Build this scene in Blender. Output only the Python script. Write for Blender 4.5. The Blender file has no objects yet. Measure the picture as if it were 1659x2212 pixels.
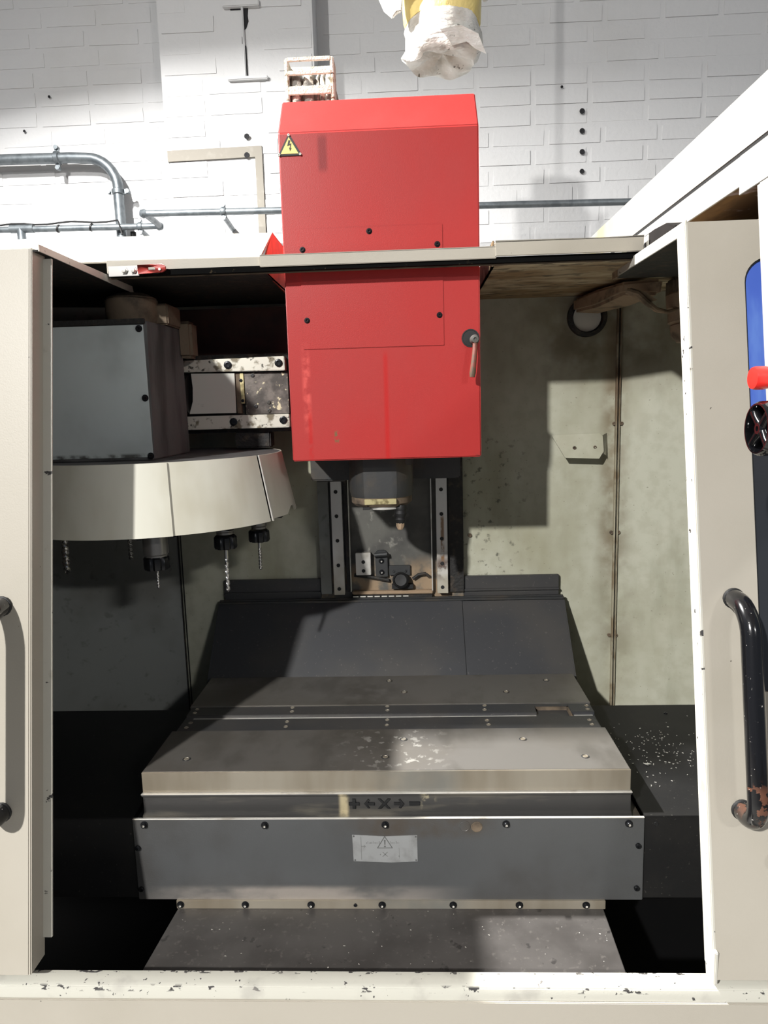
import bpy, bmesh, math, random
from mathutils import Vector, Matrix
from math import radians as RD, sin, cos, pi

S = bpy.context.scene
COL = S.collection
rnd = random.Random(7)

# ------------------------------------------------------------------ camera
def cam_matrix(loc, pitch, yaw, roll):
    cp, sp = cos(pitch), sin(pitch)
    fwd = Vector((-sin(yaw)*cp, cos(yaw)*cp, -sp))
    right = Vector((cos(yaw), sin(yaw), 0))
    down = fwd.cross(right)
    r = right*cos(roll) + down*sin(roll)
    d = right*-sin(roll) + down*cos(roll)
    m = Matrix((r, -d, -fwd)).transposed().to_4x4()
    m.translation = loc
    return m
cd = bpy.data.cameras.new('camera')
cd.sensor_fit = 'VERTICAL'; cd.sensor_height = 36.0; cd.lens = 1534/2212*36
cd.clip_start = .02
cam = bpy.data.objects.new('camera', cd); COL.objects.link(cam)
cam.matrix_world = cam_matrix(Vector((0, 0, 1.5)), RD(8.34), RD(2.44), RD(1.62))
S.camera = cam

# ------------------------------------------------------------------ light
w = bpy.data.worlds.new('world'); S.world = w; w.use_nodes = True
bg = w.node_tree.nodes['Background']
bg.inputs[0].default_value = (.80, .92, 1.12, 1); bg.inputs[1].default_value = .16
def area(name, loc, target, sx, sy, power, col=(1, .985, .95)):
    l = bpy.data.lights.new(name, 'AREA'); l.shape = 'RECTANGLE'; l.size = sx; l.size_y = sy
    l.energy = power; l.color = col
    o = bpy.data.objects.new(name, l); COL.objects.link(o); o.location = loc
    o.rotation_euler = (Vector(target)-Vector(loc)).to_track_quat('-Z', 'Y').to_euler()
    return o
# a row of ceiling lamps down the aisle, left of the machine
area('ceiling_lamp', (-2.55, -3.65, 4.15), (-.1, .45, .2), .16, .16, 138).data.spread = RD(85)
area('ceiling_lamp', (-1.46, 1.42, 3.3), (-1.15, 1.38, .9), .16, .05, 315).data.spread = RD(152)
# a weaker lamp further down the hall on the right
area('ceiling_lamp', (2.66, -4.05, 3.5), (0, .8, .8), .5, .12, 22).data.spread = RD(110)
S.view_settings.view_transform = 'Standard'; S.view_settings.look = 'None'
S.view_settings.gamma = 1; S.view_settings.use_curve_mapping = False
S.view_settings.exposure = 0.0

# ------------------------------------------------------------------ materials
def lin(c):
    return tuple((x/255/12.92 if x/255 <= .04045 else ((x/255+.055)/1.055)**2.4) for x in c) + (1,)
def mat(name, col, rough=.5, metal=0., layers=(), bump=None, spec=.5, coat=0., trans=0.):
    m = bpy.data.materials.new(name); m.use_nodes = True
    nt = m.node_tree; N = nt.nodes; L = nt.links
    b = N['Principled BSDF']
    b.inputs['Base Color'].default_value = lin(col); b.inputs['Roughness'].default_value = rough
    b.inputs['Metallic'].default_value = metal; b.inputs['Specular IOR Level'].default_value = spec
    b.inputs['Coat Weight'].default_value = coat; b.inputs['Transmission Weight'].default_value = trans
    if not layers and not bump: return m
    geo = N.new('ShaderNodeNewGeometry')
    def noise(scale, st=(1, 1, 1), detail=4, off=0., rg=.55):
        mp = N.new('ShaderNodeMapping'); mp.inputs['Scale'].default_value = st
        mp.inputs['Location'].default_value = (off, off*.7, off*1.3)
        L.new(geo.outputs['Position'], mp.inputs['Vector'])
        n = N.new('ShaderNodeTexNoise'); n.inputs['Scale'].default_value = scale
        n.inputs['Detail'].default_value = detail; n.inputs['Roughness'].default_value = rg
        L.new(mp.outputs[0], n.inputs['Vector'])
        return n.outputs['Fac']
    def ramp(v, lo, hi):
        r = N.new('ShaderNodeMapRange'); r.interpolation_type = 'SMOOTHSTEP'
        r.inputs['From Min'].default_value = lo; r.inputs['From Max'].default_value = hi
        L.new(v, r.inputs['Value']); return r.outputs['Result']
    def mul(a, c):
        k = N.new('ShaderNodeMath'); k.operation = 'MULTIPLY'; L.new(a, k.inputs[0])
        if isinstance(c, (int, float)): k.inputs[1].default_value = c
        else: L.new(c, k.inputs[1])
        return k.outputs[0]
    colsock = None; rsock = None
    sep = None
    for i, ly in enumerate(layers):
        f = ramp(noise(ly['s'], ly.get('st', (1, 1, 1)), ly.get('d', 4), ly.get('o', i*3.7)), ly['lo'], ly['hi'])
        f = mul(f, ly.get('f', 1.))
        for ax, (a0, a1, soft) in ly.get('box', {}).items():
            if sep is None:
                sep = N.new('ShaderNodeSeparateXYZ'); L.new(geo.outputs['Position'], sep.inputs[0])
            s = sep.outputs['XYZ'.index(ax)]
            f = mul(f, ramp(s, a0-soft, a0+soft)); f = mul(f, ramp(s, a1+soft, a1-soft))
        mx = N.new('ShaderNodeMix'); mx.data_type = 'RGBA'
        L.new(f, mx.inputs[0])
        if colsock is None: mx.inputs[6].default_value = lin(col)
        else: L.new(colsock, mx.inputs[6])
        mx.inputs[7].default_value = lin(ly['c']); colsock = mx.outputs[2]
        if 'r' in ly:
            mr = N.new('ShaderNodeMix'); L.new(f, mr.inputs[0])
            if rsock is None: mr.inputs[2].default_value = rough
            else: L.new(rsock, mr.inputs[2])
            mr.inputs[3].default_value = ly['r']; rsock = mr.outputs[0]
    if colsock: L.new(colsock, b.inputs['Base Color'])
    if rsock: L.new(rsock, b.inputs['Roughness'])
    if bump:
        bp = N.new('ShaderNodeBump'); bp.inputs['Strength'].default_value = bump[1]; bp.inputs['Distance'].default_value = bump[2]
        L.new(noise(bump[0], bump[3] if len(bump) > 3 else (1, 1, 1), 3), bp.inputs['Height']); L.new(bp.outputs[0], b.inputs['Normal'])
    return m

M = {}
M['wall'] = mat('white_masonry_paint', (203, 203, 204), .6, layers=[
    dict(c=(193, 192, 190), s=2.2, lo=.45, hi=.75, f=.6)], bump=(60, .35, .004))
M['wall_beige'] = mat('beige_strip_tone', (126, 121, 112), .7, layers=[dict(c=(136, 132, 124), s=30, lo=.5, hi=.7, f=.7)])
M['wall_dark'] = mat('hole_shadowed_plaster', (30, 30, 33), .9)
M['cream'] = mat('cream_machine_paint', (168, 162, 151), .42, layers=[
    dict(c=(156, 150, 137), s=3, lo=.45, hi=.75, f=.7), dict(c=(70, 66, 60), s=80, lo=.765, hi=.775, f=.8, d=2)], bump=(420, .22, .0006), spec=.3)
M['cream_chip'] = mat('cream_paint_chipped', (186, 183, 173), .35, layers=[
    dict(c=(60, 58, 58), s=75, lo=.675, hi=.69, f=1, d=5, st=(.6, 1, 1)), dict(c=(150, 145, 135), s=24, lo=.62, hi=.7, f=.5)], bump=(420, .2, .0006))
M['cream_in'] = mat('stained_interior_paint', (176, 176, 160), .5, layers=[
    dict(c=(140, 137, 112), s=4.5, lo=.42, hi=.72, f=.8, st=(1, 1, .5)),
    dict(c=(124, 124, 102), s=9, lo=.52, hi=.8, f=.5, st=(1.6, 1, .5)),
    dict(c=(150, 147, 128), s=38, lo=.4, hi=.66, f=.35, d=6),
    dict(c=(190, 188, 173), s=9, lo=.5, hi=.75, f=.3),
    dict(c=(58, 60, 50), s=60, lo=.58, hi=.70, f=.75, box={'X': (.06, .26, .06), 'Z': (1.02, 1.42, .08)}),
    dict(c=(96, 84, 60), s=8, lo=.35, hi=.65, f=.8, box={'X': (.30, .62, .10), 'Z': (1.56, 1.76, .07)}),
    dict(c=(100, 78, 48), s=14, lo=.35, hi=.6, f=.65, box={'X': (.455, .50, .02), 'Z': (1.1, 1.76, .1)}),
    dict(c=(104, 96, 74), s=14, lo=.3, hi=.6, f=.5, box={'X': (.455, .52, .03), 'Z': (.8, 1.3, .1)}),
    dict(c=(92, 88, 70), s=170, lo=.70, hi=.75, f=.5, d=2)], bump=(300, .12, .0006))
M['seam'] = mat('rust_stained_seam', (152, 146, 126), .7, layers=[dict(c=(84, 62, 42), s=14, lo=.3, hi=.6, f=.9, box={'Z': (1.4, 1.8, .15)}), dict(c=(112, 94, 70), s=22, lo=.45, hi=.65, f=.8)])
M['cream_dark'] = mat('shade_darkened_interior_paint', (132, 135, 133), .5, layers=[
    dict(c=(98, 97, 91), s=4, lo=.4, hi=.7, f=.8), dict(c=(66, 64, 58), s=40, lo=.6, hi=.75, f=.4, d=2)], bump=(300, .1, .0006))  # darker copy of the interior paint, shade of the left side in its colour
M['ceil_in'] = mat('rusty_oily_ceiling_paint', (196, 182, 152), .6, layers=[
    dict(c=(140, 112, 76), s=14, lo=.38, hi=.62, f=.9, st=(.4, 1, 1)), dict(c=(52, 38, 26), s=60, lo=.5, hi=.66, f=.8, st=(.4, 1, 1))], bump=(120, .4, .002))
M['soot_and_shade'] = mat('black_dirt_and_shade', (30, 29, 28), .7, layers=[dict(c=(64, 54, 44), s=50, lo=.5, hi=.7, f=.8)], bump=(160, .6, .003))  # real grime on most parts, painted shadow on the left roof
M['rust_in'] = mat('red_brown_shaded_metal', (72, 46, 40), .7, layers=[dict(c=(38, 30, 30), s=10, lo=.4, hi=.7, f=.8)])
M['red'] = mat('red_enamel', (164, 46, 44), .36, layers=[
    dict(c=(156, 56, 54), s=5, lo=.45, hi=.75, f=.55, st=(1, 1, .6)),
    dict(c=(222, 96, 88), s=45, lo=.36, hi=.6, f=.55, box={'X': (-.203, -.190, .004), 'Z': (1.46, 1.61, .02)}),
    dict(c=(170, 26, 24), s=45, lo=.3, hi=.5, f=.7, box={'X': (-.196, -.189, .003), 'Z': (1.40, 1.50, .02)}),
    dict(c=(172, 28, 26), s=40, lo=.2, hi=.4, f=.75, box={'X': (-.051, -.043, .003), 'Z': (1.40, 1.60, .01)}),
    dict(c=(110, 86, 60), s=80, lo=.42, hi=.5, f=1, box={'X': (-.147, -.139, .002), 'Z': (1.438, 1.458, .004)}),
    dict(c=(120, 16, 18), s=20, lo=.2, hi=.35, f=.8, box={'X': (-.158, -.142, .004), 'Z': (1.925, 1.985, .008)}),
    dict(c=(70, 50, 44), s=60, lo=.45, hi=.6, f=.8, box={'X': (.118, .14, .006), 'Z': (1.395, 1.412, .004)})],
    bump=(620, .22, .0006), spec=.32)
M['red_flap'] = mat('orange_red_primer', (176, 84, 58), .5, layers=[dict(c=(140, 62, 40), s=26, lo=.45, hi=.65, f=.8)])
M['red_dim'] = mat('worn_red_lever_paint', (170, 60, 54), .45, layers=[dict(c=(120, 60, 50), s=50, lo=.5, hi=.7)])
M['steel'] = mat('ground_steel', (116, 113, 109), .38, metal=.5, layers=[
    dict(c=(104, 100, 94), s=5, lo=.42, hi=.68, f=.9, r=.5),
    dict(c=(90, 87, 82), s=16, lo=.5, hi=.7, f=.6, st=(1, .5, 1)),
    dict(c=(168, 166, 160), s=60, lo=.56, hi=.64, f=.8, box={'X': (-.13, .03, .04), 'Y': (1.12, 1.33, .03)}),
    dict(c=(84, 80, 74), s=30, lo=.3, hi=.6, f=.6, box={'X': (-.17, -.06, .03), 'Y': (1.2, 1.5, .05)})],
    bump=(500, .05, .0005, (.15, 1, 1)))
M['steel_side'] = mat('table_edge_steel', (150, 143, 130), .42, metal=.45, layers=[
    dict(c=(122, 112, 96), s=9, lo=.4, hi=.7, f=.9, st=(1, 1, .2)), dict(c=(112, 114, 112), s=6, lo=.35, hi=.6, f=.7, box={'X': (-.08, .06, .03)})])
M['bright'] = mat('bright_worn_steel', (205, 202, 196), .34, metal=.45, layers=[dict(c=(150, 142, 128), s=20, lo=.5, hi=.7, f=.6)])
M['rail'] = mat('hardened_rail_steel', (208, 206, 203), .34, metal=.15, layers=[
    dict(c=(150, 140, 112), s=6, lo=.35, hi=.6, f=.7, box={'Z': (1.0, 1.16, .05)}),
    dict(c=(70, 44, 30), s=30, lo=.4, hi=.55, f=.9, box={'X': (.05, .085, .01), 'Z': (1.09, 1.14, .02)}),
    dict(c=(120, 84, 44), s=40, lo=.35, hi=.5, f=.9, box={'X': (.063, .071, .002), 'Z': (1.13, 1.24, .01)})])
M['worn_rail'] = mat('grimy_slide_steel', (206, 202, 190), .4, metal=.3, layers=[
    dict(c=(96, 84, 58), s=46, lo=.52, hi=.64, f=.85), dict(c=(52, 46, 36), s=70, lo=.62, hi=.68, f=.9)])
M['mottled'] = mat('corroded_plate', (112, 104, 98), .5, metal=.3, layers=[
    dict(c=(70, 64, 60), s=24, lo=.4, hi=.6), dict(c=(214, 202, 170), s=70, lo=.6, hi=.66, f=.9, d=5)], bump=(150, .3, .001))
M['grey_plate'] = mat('pale_grey_painted_plate', (196, 194, 186), .5, layers=[dict(c=(90, 86, 80), s=70, lo=.6, hi=.66, f=.9, st=(.2, 1, 1), box={'X': (-.52, -.455, .01), 'Z': (1.49, 1.53, .01)})])
M['black_floor'] = mat('black_side_cover', (20, 20, 21), .55, spec=.3, layers=[dict(c=(30, 29, 28), s=8, lo=.45, hi=.7, f=.8), dict(c=(70, 68, 64), s=160, lo=.68, hi=.74, f=.6, d=2)], bump=(500, .12, .0006))
M['sump'] = mat('oily_black_sump', (9, 9, 10), .7, spec=.1)
M['black'] = mat('black_way_cover', (50, 51, 54), .42, layers=[
    dict(c=(64, 62, 60), s=5, lo=.4, hi=.7, f=.8), dict(c=(86, 84, 80), s=140, lo=.66, hi=.72, f=.6, d=2)], bump=(500, .12, .0006))
M['apron'] = mat('dark_grey_textured_apron', (78, 79, 80), .4, metal=.15, layers=[
    dict(c=(62, 60, 58), s=5, lo=.4, hi=.7, f=.8), dict(c=(150, 142, 134), s=16, lo=.2, hi=.6, f=.8, st=(.5, 1, 1), box={'X': (-.42, .0, .10), 'Z': (.675, .704, .006)}),
    dict(c=(70, 58, 44), s=12, lo=.3, hi=.6, f=.7, box={'X': (-.11, .1, .04), 'Z': (.795, .83, .01)})], bump=(380, .35, .001))
M['base'] = mat('scuffed_base_plate', (70, 67, 65), .5, metal=.1, layers=[
    dict(c=(56, 53, 51), s=10, lo=.4, hi=.7), dict(c=(92, 88, 84), s=110, lo=.58, hi=.7, f=.5), dict(c=(34, 32, 31), s=36, lo=.66, hi=.7, f=.7), dict(c=(190, 186, 178), s=140, lo=.745, hi=.75, f=.9, d=2)], bump=(200, .15, .0008))
M['cast'] = mat('dark_cast_iron_paint', (46, 47, 48), .5, layers=[dict(c=(70, 62, 52), s=12, lo=.45, hi=.7, f=.8)], bump=(180, .25, .001))
M['column'] = mat('grimy_column_paint', (88, 87, 82), .6, layers=[
    dict(c=(56, 55, 54), s=8, lo=.4, hi=.7, f=.9), dict(c=(146, 124, 98), s=22, lo=.42, hi=.6, f=.85, box={'Z': (1.02, 1.12, .03)}),
    dict(c=(150, 148, 140), s=60, lo=.55, hi=.7, f=.5, box={'X': (-.13, -.03, .03), 'Z': (1.12, 1.3, .03)})], bump=(150, .25, .001))
M['tan'] = mat('tan_coolant_residue', (150, 128, 104), .8, layers=[dict(c=(96, 82, 66), s=26, lo=.45, hi=.7)], bump=(120, .4, .002))
M['tan_dark'] = mat('brown_dusted_casting', (104, 90, 74), .8, layers=[dict(c=(60, 52, 44), s=20, lo=.45, hi=.7)], bump=(120, .4, .002))
M['label_bar'] = mat('grimy_black_axis_strip', (52, 51, 50), .45, layers=[
    dict(c=(86, 82, 74), s=26, lo=.52, hi=.70, f=.7, st=(.25, 1, 1.6)),
    dict(c=(164, 152, 122), s=30, lo=.3, hi=.55, f=.9, box={'X': (-.136, -.122, .004)}),
    dict(c=(140, 132, 110), s=44, lo=.5, hi=.6, f=.9, box={'X': (.004, .022, .008)})], bump=(200, .2, .0008))
M['box_grey'] = mat('blue_grey_cover_paint', (186, 194, 194), .5, layers=[dict(c=(160, 166, 165), s=5, lo=.4, hi=.7), dict(c=(60, 58, 54), s=26, lo=.4, hi=.6, f=.9, box={'Z': (1.41, 1.428, .003)})])
M['box_side'] = mat('dusty_dark_cover_side', (92, 92, 92), .7, layers=[dict(c=(60, 60, 60), s=18, lo=.4, hi=.7, st=(1, 1, .3))], bump=(160, .4, .001))
M['drum'] = mat('drum_cover_paint', (196, 194, 182), .45, layers=[dict(c=(166, 160, 140), s=6, lo=.45, hi=.7, f=.7, st=(1, 1, .4))])
M['blackmetal'] = mat('blued_tool_steel', (34, 35, 38), .28, metal=.6)
M['holder'] = mat('grey_tool_steel', (128, 126, 124), .34, metal=.7)
M['drill'] = mat('bright_drill_steel', (190, 188, 186), .22, metal=.9)
M['gasket'] = mat('dull_black_gasket', (9, 9, 9), .95, spec=.1, layers=[dict(c=(60, 52, 40), s=90, lo=.66, hi=.7, f=.7)])
M['rubber'] = mat('black_rubber', (16, 16, 17), .6)
M['gloss_black'] = mat('glossy_black_plastic', (8, 8, 10), .12, spec=.6, coat=.5)
M['handle'] = mat('black_handle_enamel', (14, 14, 16), .18, coat=.4, layers=[
    dict(c=(196, 192, 186), s=240, lo=.70, hi=.73, f=.9, d=3), dict(c=(92, 58, 42), s=52, lo=.54, hi=.57, f=1, r=.45, box={'X': (.3, .6, .02), 'Z': (.955, 1.005, .012)})])
M['ebutton'] = mat('red_button_plastic', (222, 40, 34), .35)
M['white'] = mat('white_pendant_paint', (160, 157, 153), .4, layers=[dict(c=(148, 142, 135), s=8, lo=.5, hi=.75, f=.6), dict(c=(190, 176, 120), s=12, lo=.35, hi=.55, f=.9, box={'Y': (2.1, 2.4, .03)})])
M['wood'] = mat('rusty_brown_underside', (122, 92, 56), .7, layers=[dict(c=(74, 52, 32), s=16, lo=.4, hi=.65, st=(1, .3, 1)), dict(c=(168, 158, 176), s=10, lo=.6, hi=.66, f=.8)])
M['reflection_blue'] = mat('blue_reflection_tint', (84, 116, 216), .2, metal=.35, layers=[dict(c=(112, 150, 232), s=24, lo=.4, hi=.65, f=.8, st=(1, 1, .2))], spec=.6)  # window's blue reflection put into the colour
M['glass_dark'] = mat('dark_window_glass', (44, 46, 50), .12, spec=.6)
M['galv'] = mat('galvanised_steel', (116, 122, 126), .42, metal=.6, layers=[dict(c=(90, 96, 101), s=30, lo=.4, hi=.65, f=.8)])
M['dusty'] = mat('white_dust_coated_plastic', (196, 190, 176), .8, layers=[dict(c=(132, 120, 92), s=60, lo=.56, hi=.68, f=.9)], bump=(260, .8, .003))
M['cable'] = mat('grey_dusty_cable', (122, 118, 112), .7, layers=[dict(c=(226, 222, 212), s=40, lo=.5, hi=.6)], bump=(600, .6, .002, (.1, .1, 1)))
M['plastic'] = mat('clear_white_polythene', (238, 236, 230), .3, trans=.25, layers=[dict(c=(196, 190, 178), s=9, lo=.45, hi=.68, f=.9), dict(c=(92, 88, 76), s=60, lo=.64, hi=.70, f=.9, box={'Z': (2.36, 2.45, .01)})], bump=(26, .8, .008, (1, 1, 2.6)))
M['tape'] = mat('yellow_wrapping_film', (226, 208, 136), .4, layers=[dict(c=(210, 190, 116), s=10, lo=.45, hi=.65)], bump=(30, .5, .01))
M['sign_yellow'] = mat('sign_yellow', (246, 214, 122), .45)
M['sign_black'] = mat('sign_black', (26, 25, 22), .5)
M['sticker'] = mat('silver_foil_sticker', (146, 147, 147), .42, metal=.25, layers=[dict(c=(128, 128, 127), s=30, lo=.45, hi=.7)], bump=(50, .35, .002))
M['sticker_ink'] = mat('faded_grey_print', (84, 84, 83), .5)
M['sticker_faint'] = mat('faint_grey_print', (108, 108, 107), .5)
M['swarf'] = mat('aluminium_swarf', (206, 204, 198), .3, metal=.6)
M['concrete'] = mat('grey_concrete', (128, 126, 122), .8, layers=[dict(c=(100, 98, 95), s=3, lo=.4, hi=.7)])
M['white_ceiling'] = mat('white_ceiling_paint', (214, 214, 212), .8)
M['brown_switch'] = mat('brown_grey_switch_case', (30, 26, 25), .75, spec=.2, layers=[dict(c=(22, 19, 18), s=14, lo=.4, hi=.7)])
M['lever'] = mat('worn_red_brown_lever', (112, 58, 46), .55, layers=[dict(c=(80, 66, 50), s=60, lo=.45, hi=.6)])
M['brass'] = mat('grimy_brass', (196, 184, 140), .4, metal=.6, layers=[dict(c=(130, 118, 84), s=60, lo=.45, hi=.65)])

# ------------------------------------------------------------------ mesh helpers
class MB:
    def __init__(s): s.v = []; s.f = []
    def add(s, vs, fs):
        n = len(s.v); s.v += [tuple(v) for v in vs]; s.f += [tuple(i+n for i in f) for f in fs]; return s
    def box(s, x0, x1, y0, y1, z0, z1):
        return s.add([(x, y, z) for z in (z0, z1) for y in (y0, y1) for x in (x0, x1)],
                     [(0, 2, 3, 1), (4, 5, 7, 6), (0, 1, 5, 4), (2, 6, 7, 3), (0, 4, 6, 2), (1, 3, 7, 5)])
    def prism(s, poly, axis, a, b):
        def P(p, t):
            return {'x': (t, p[0], p[1]), 'y': (p[0], t, p[1]), 'z': (p[0], p[1], t)}[axis]
        n = len(poly)
        return s.add([P(p, a) for p in poly]+[P(p, b) for p in poly],
                     [tuple(range(n)), tuple(range(2*n-1, n-1, -1))]+[(i, i+n, (i+1) % n+n, (i+1) % n) for i in range(n)])
    def hexa(s, pts):     # 8 points: bottom 4 then top 4, both going round
        return s.add(pts, [(3, 2, 1, 0), (4, 5, 6, 7)]+[(i, (i+1) % 4, (i+1) % 4+4, i+4) for i in range(4)])
    def sheet(s, pts, off):   # polygon given thickness along off
        n = len(pts); o = Vector(off)
        return s.add([Vector(p) for p in pts]+[Vector(p)+o for p in pts],
                     [tuple(range(n)), tuple(range(2*n-1, n-1, -1))]+[(i, i+n, (i+1) % n+n, (i+1) % n) for i in range(n)])
    def loft(s, rings, caps=True, closed=True):
        n = len(rings[0]); vs = [p for r in rings for p in r]; fs = []
        for k in range(len(rings)-1):
            for i in range(n if closed else n-1):
                j = (i+1) % n
                fs.append((k*n+i, k*n+j, (k+1)*n+j, (k+1)*n+i))
        if caps and closed:
            fs.append(tuple(range(n-1, -1, -1))); m = (len(rings)-1)*n; fs.append(tuple(range(m, m+n)))
        return s.add(vs, fs)
    def cyl(s, p0, p1, r0, r1=None, n=20):
        return s.lathe([(r0, 0), (r0 if r1 is None else r1, (Vector(p1)-Vector(p0)).length)], p0, Vector(p1)-Vector(p0), n)
    def lathe(s, prof, origin=(0, 0, 0), axis=(0, 0, 1), n=24):
        q = Vector(axis).normalized().to_track_quat('Z', 'Y'); o = Vector(origin)
        rings = [[o+q @ Vector((r*cos(2*pi*i/n), r*sin(2*pi*i/n), h)) for i in range(n)] for r, h in prof]
        return s.loft(rings)
    def tube(s, pts, r, n=12, caps=True):
        pts = [Vector(p) for p in pts]; rings = []; up = None
        for i, p in enumerate(pts):
            t = (pts[min(i+1, len(pts)-1)]-pts[max(i-1, 0)]).normalized()
            if up is None:
                up = t.orthogonal().normalized()
            up = (up-t*up.dot(t)).normalized(); sd = t.cross(up)
            rr = r[i] if isinstance(r, (list, tuple)) else r
            rings.append([p+(up*cos(2*pi*k/n)+sd*sin(2*pi*k/n))*rr for k in range(n)])
        return s.loft(rings, caps)
    def mesh(s, name, bevel=0., seg=2, shift=Vector((0, 0, 0)), smooth=38):
        me = bpy.data.meshes.new(name); me.from_pydata([Vector(v)-shift for v in s.v], [], s.f)
        bm = bmesh.new(); bm.from_mesh(me)
        bmesh.ops.remove_doubles(bm, verts=bm.verts, dist=1e-6)
        bmesh.ops.recalc_face_normals(bm, faces=bm.faces)
        if bevel:
            ed = [e for e in bm.edges if len(e.link_faces) == 2 and e.calc_face_angle(0) > RD(25)]
            bmesh.ops.bevel(bm, geom=ed, offset=bevel, segments=seg, affect='EDGES', clamp_overlap=True)
        bm.to_mesh(me); bm.free()
        if len(me.polygons):
            me.shade_smooth(); me.set_sharp_from_angle(angle=RD(smooth))
        return me

def wloc(o):
    v = Vector((0, 0, 0))
    while o: v = v+o.location; o = o.parent
    return v
def link(name, me, m=None, parent=None, at=None, rot=None, label=None):
    o = bpy.data.objects.new(name, me); COL.objects.link(o)
    if m and not me.materials: me.materials.append(m)
    if parent: o.parent = parent
    base = wloc(parent) if parent else Vector((0, 0, 0))
    if at is not None: o.location = Vector(at)-base
    if rot: o.rotation_euler = rot
    if label: o['label'] = label
    return o
def part(name, mb, m, parent, bevel=0., seg=2, label=None, smooth=38):
    """mesh written in world coordinates, stored relative to its parent"""
    return link(name, mb.mesh(name, bevel, seg, wloc(parent) if parent else Vector((0, 0, 0)), smooth), M[m], parent, label=label)
def thing(name, label, cat, loc, group=None):
    o = bpy.data.objects.new(name, None); COL.objects.link(o); o.location = loc; o.empty_display_size = .05
    o['label'] = label; o['category'] = cat; o['kind'] = 'thing'
    if group: o['group'] = group
    return o
def struct(name, mb, m, label, cat, bevel=0.):
    o = link(name, mb.mesh(name, bevel), M[m]); o['kind'] = 'structure'; o['label'] = label; o['category'] = cat
    return o
def copy_tree(src, loc, label, group=None):
    r = src.copy(); COL.objects.link(r); r.location = loc; r['label'] = label
    if group: r['group'] = group
    def rec(a, b):
        for ch in a.children:
            c = ch.copy(); COL.objects.link(c); c.parent = b; rec(ch, c)
    rec(src, r)
    return r

# socket-head screw, domed screw and flat counterbore, all pointing +Z
def hexring(r, z): return [(r*cos(pi/3*i), r*sin(pi/3*i), z) for i in range(6)]
def socket_screw(r, h):
    n = 12; mb = MB()
    ring = lambda rr, z: [(rr*cos(2*pi*i/n), rr*sin(2*pi*i/n), z) for i in range(n)]
    mb.loft([ring(r, 0), ring(r, h*.85), ring(r*.88, h), ring(r*.5, h), ring(r*.46, h*.45), ring(.0005, h*.42)])
    return mb
def washer_screw(r, h):
    mb = socket_screw(r, h); mb.lathe([(r*1.5, 0), (r*1.5, h*.22), (r*.9, h*.25)], n=12); return mb
def counterbore(r):
    n = 14; ring = lambda rr, z: [(rr*cos(2*pi*i/n), rr*sin(2*pi*i/n), z) for i in range(n)]
    return MB().loft([ring(r, -.001), ring(r, .0006), ring(r*.86, .0009), ring(r*.80, .0004), ring(.0004, .0002)])
SC = {}
def screw_mesh(kind, r, h=.004, m='blackmetal'):
    k = (kind, r, h, m)
    if k not in SC:
        mb = {'socket': lambda: socket_screw(r, h), 'washer': lambda: washer_screw(r, h), 'bore': lambda: counterbore(r)}[kind]()
        me = mb.mesh('screw'); me.materials.append(M[m])
        if m == 'holder':                      # bright socket in a black head
            me.materials[0] = M['blackmetal']; me.materials.append(M['bright'])
            for p in me.polygons:
                if p.center.xy.length < r*.6: p.material_index = 1
        SC[k] = me
    return SC[k]
FRONT = (pi/2, 0, 0)
def screws(parent, pts, kind='socket', r=.005, h=.004, m='blackmetal', rot=FRONT, name='screw'):
    for p in pts: link(name, screw_mesh(kind, r, h, m), None, parent, p, rot)

# ------------------------------------------------------------------ the room
struct('floor', MB().box(-4, 4, -5, 3.4, -.1, 0), 'concrete', 'grey concrete workshop floor under the machine', 'floor')
struct('ceiling', MB().box(-4, 4, -5, 3.4, 4.6, 4.7), 'white_ceiling', 'white ceiling high over the machine', 'ceiling')
WY, PY = 3.15, 3.0
PX0, PX1 = -.968, -.349
wall = struct('wall_back', MB().box(-4, 4, WY+.006, WY+.25, 0, 4.6), 'wall', 'white painted brick wall behind the machine', 'wall')
pil = struct('wall_pilaster', MB().box(PX0+.004, PX1-.004, PY+.006, WY+.02, 0, 4.6), 'wall', 'white painted brick pier standing proud of the back wall', 'wall')
bricks = []
for k in range(5):
    mb = MB(); n = 1
    j = lambda a: rnd.uniform(-a, a)
    L_, H_ = .1105, .0345
    rk = lambda: rnd.uniform(.0, .004)
    mb.hexa([(-L_+rk(), .03, -H_+rk()), (L_-rk(), .03, -H_+rk()), (L_-rk(), .0+j(.001), -H_+rk()), (-L_+rk(), .0+j(.001), -H_+rk()),
             (-L_+rk(), .03, H_-rk()), (L_-rk(), .03, H_-rk()), (L_-rk(), .0+j(.001), H_-rk()), (-L_+rk(), .0+j(.001), H_-rk())])
    me = mb.mesh('brick', .005, 2); me.materials.append(M['wall']); bricks.append(me)
half = []
for k in range(3):
    mb = MB().box(-.0525+rnd.uniform(0, .003), .0525, 0, .03, -.0345, .0345-rnd.uniform(0, .003))
    me = mb.mesh('brick', .005, 2); me.materials.append(M['wall']); half.append(me)
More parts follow.
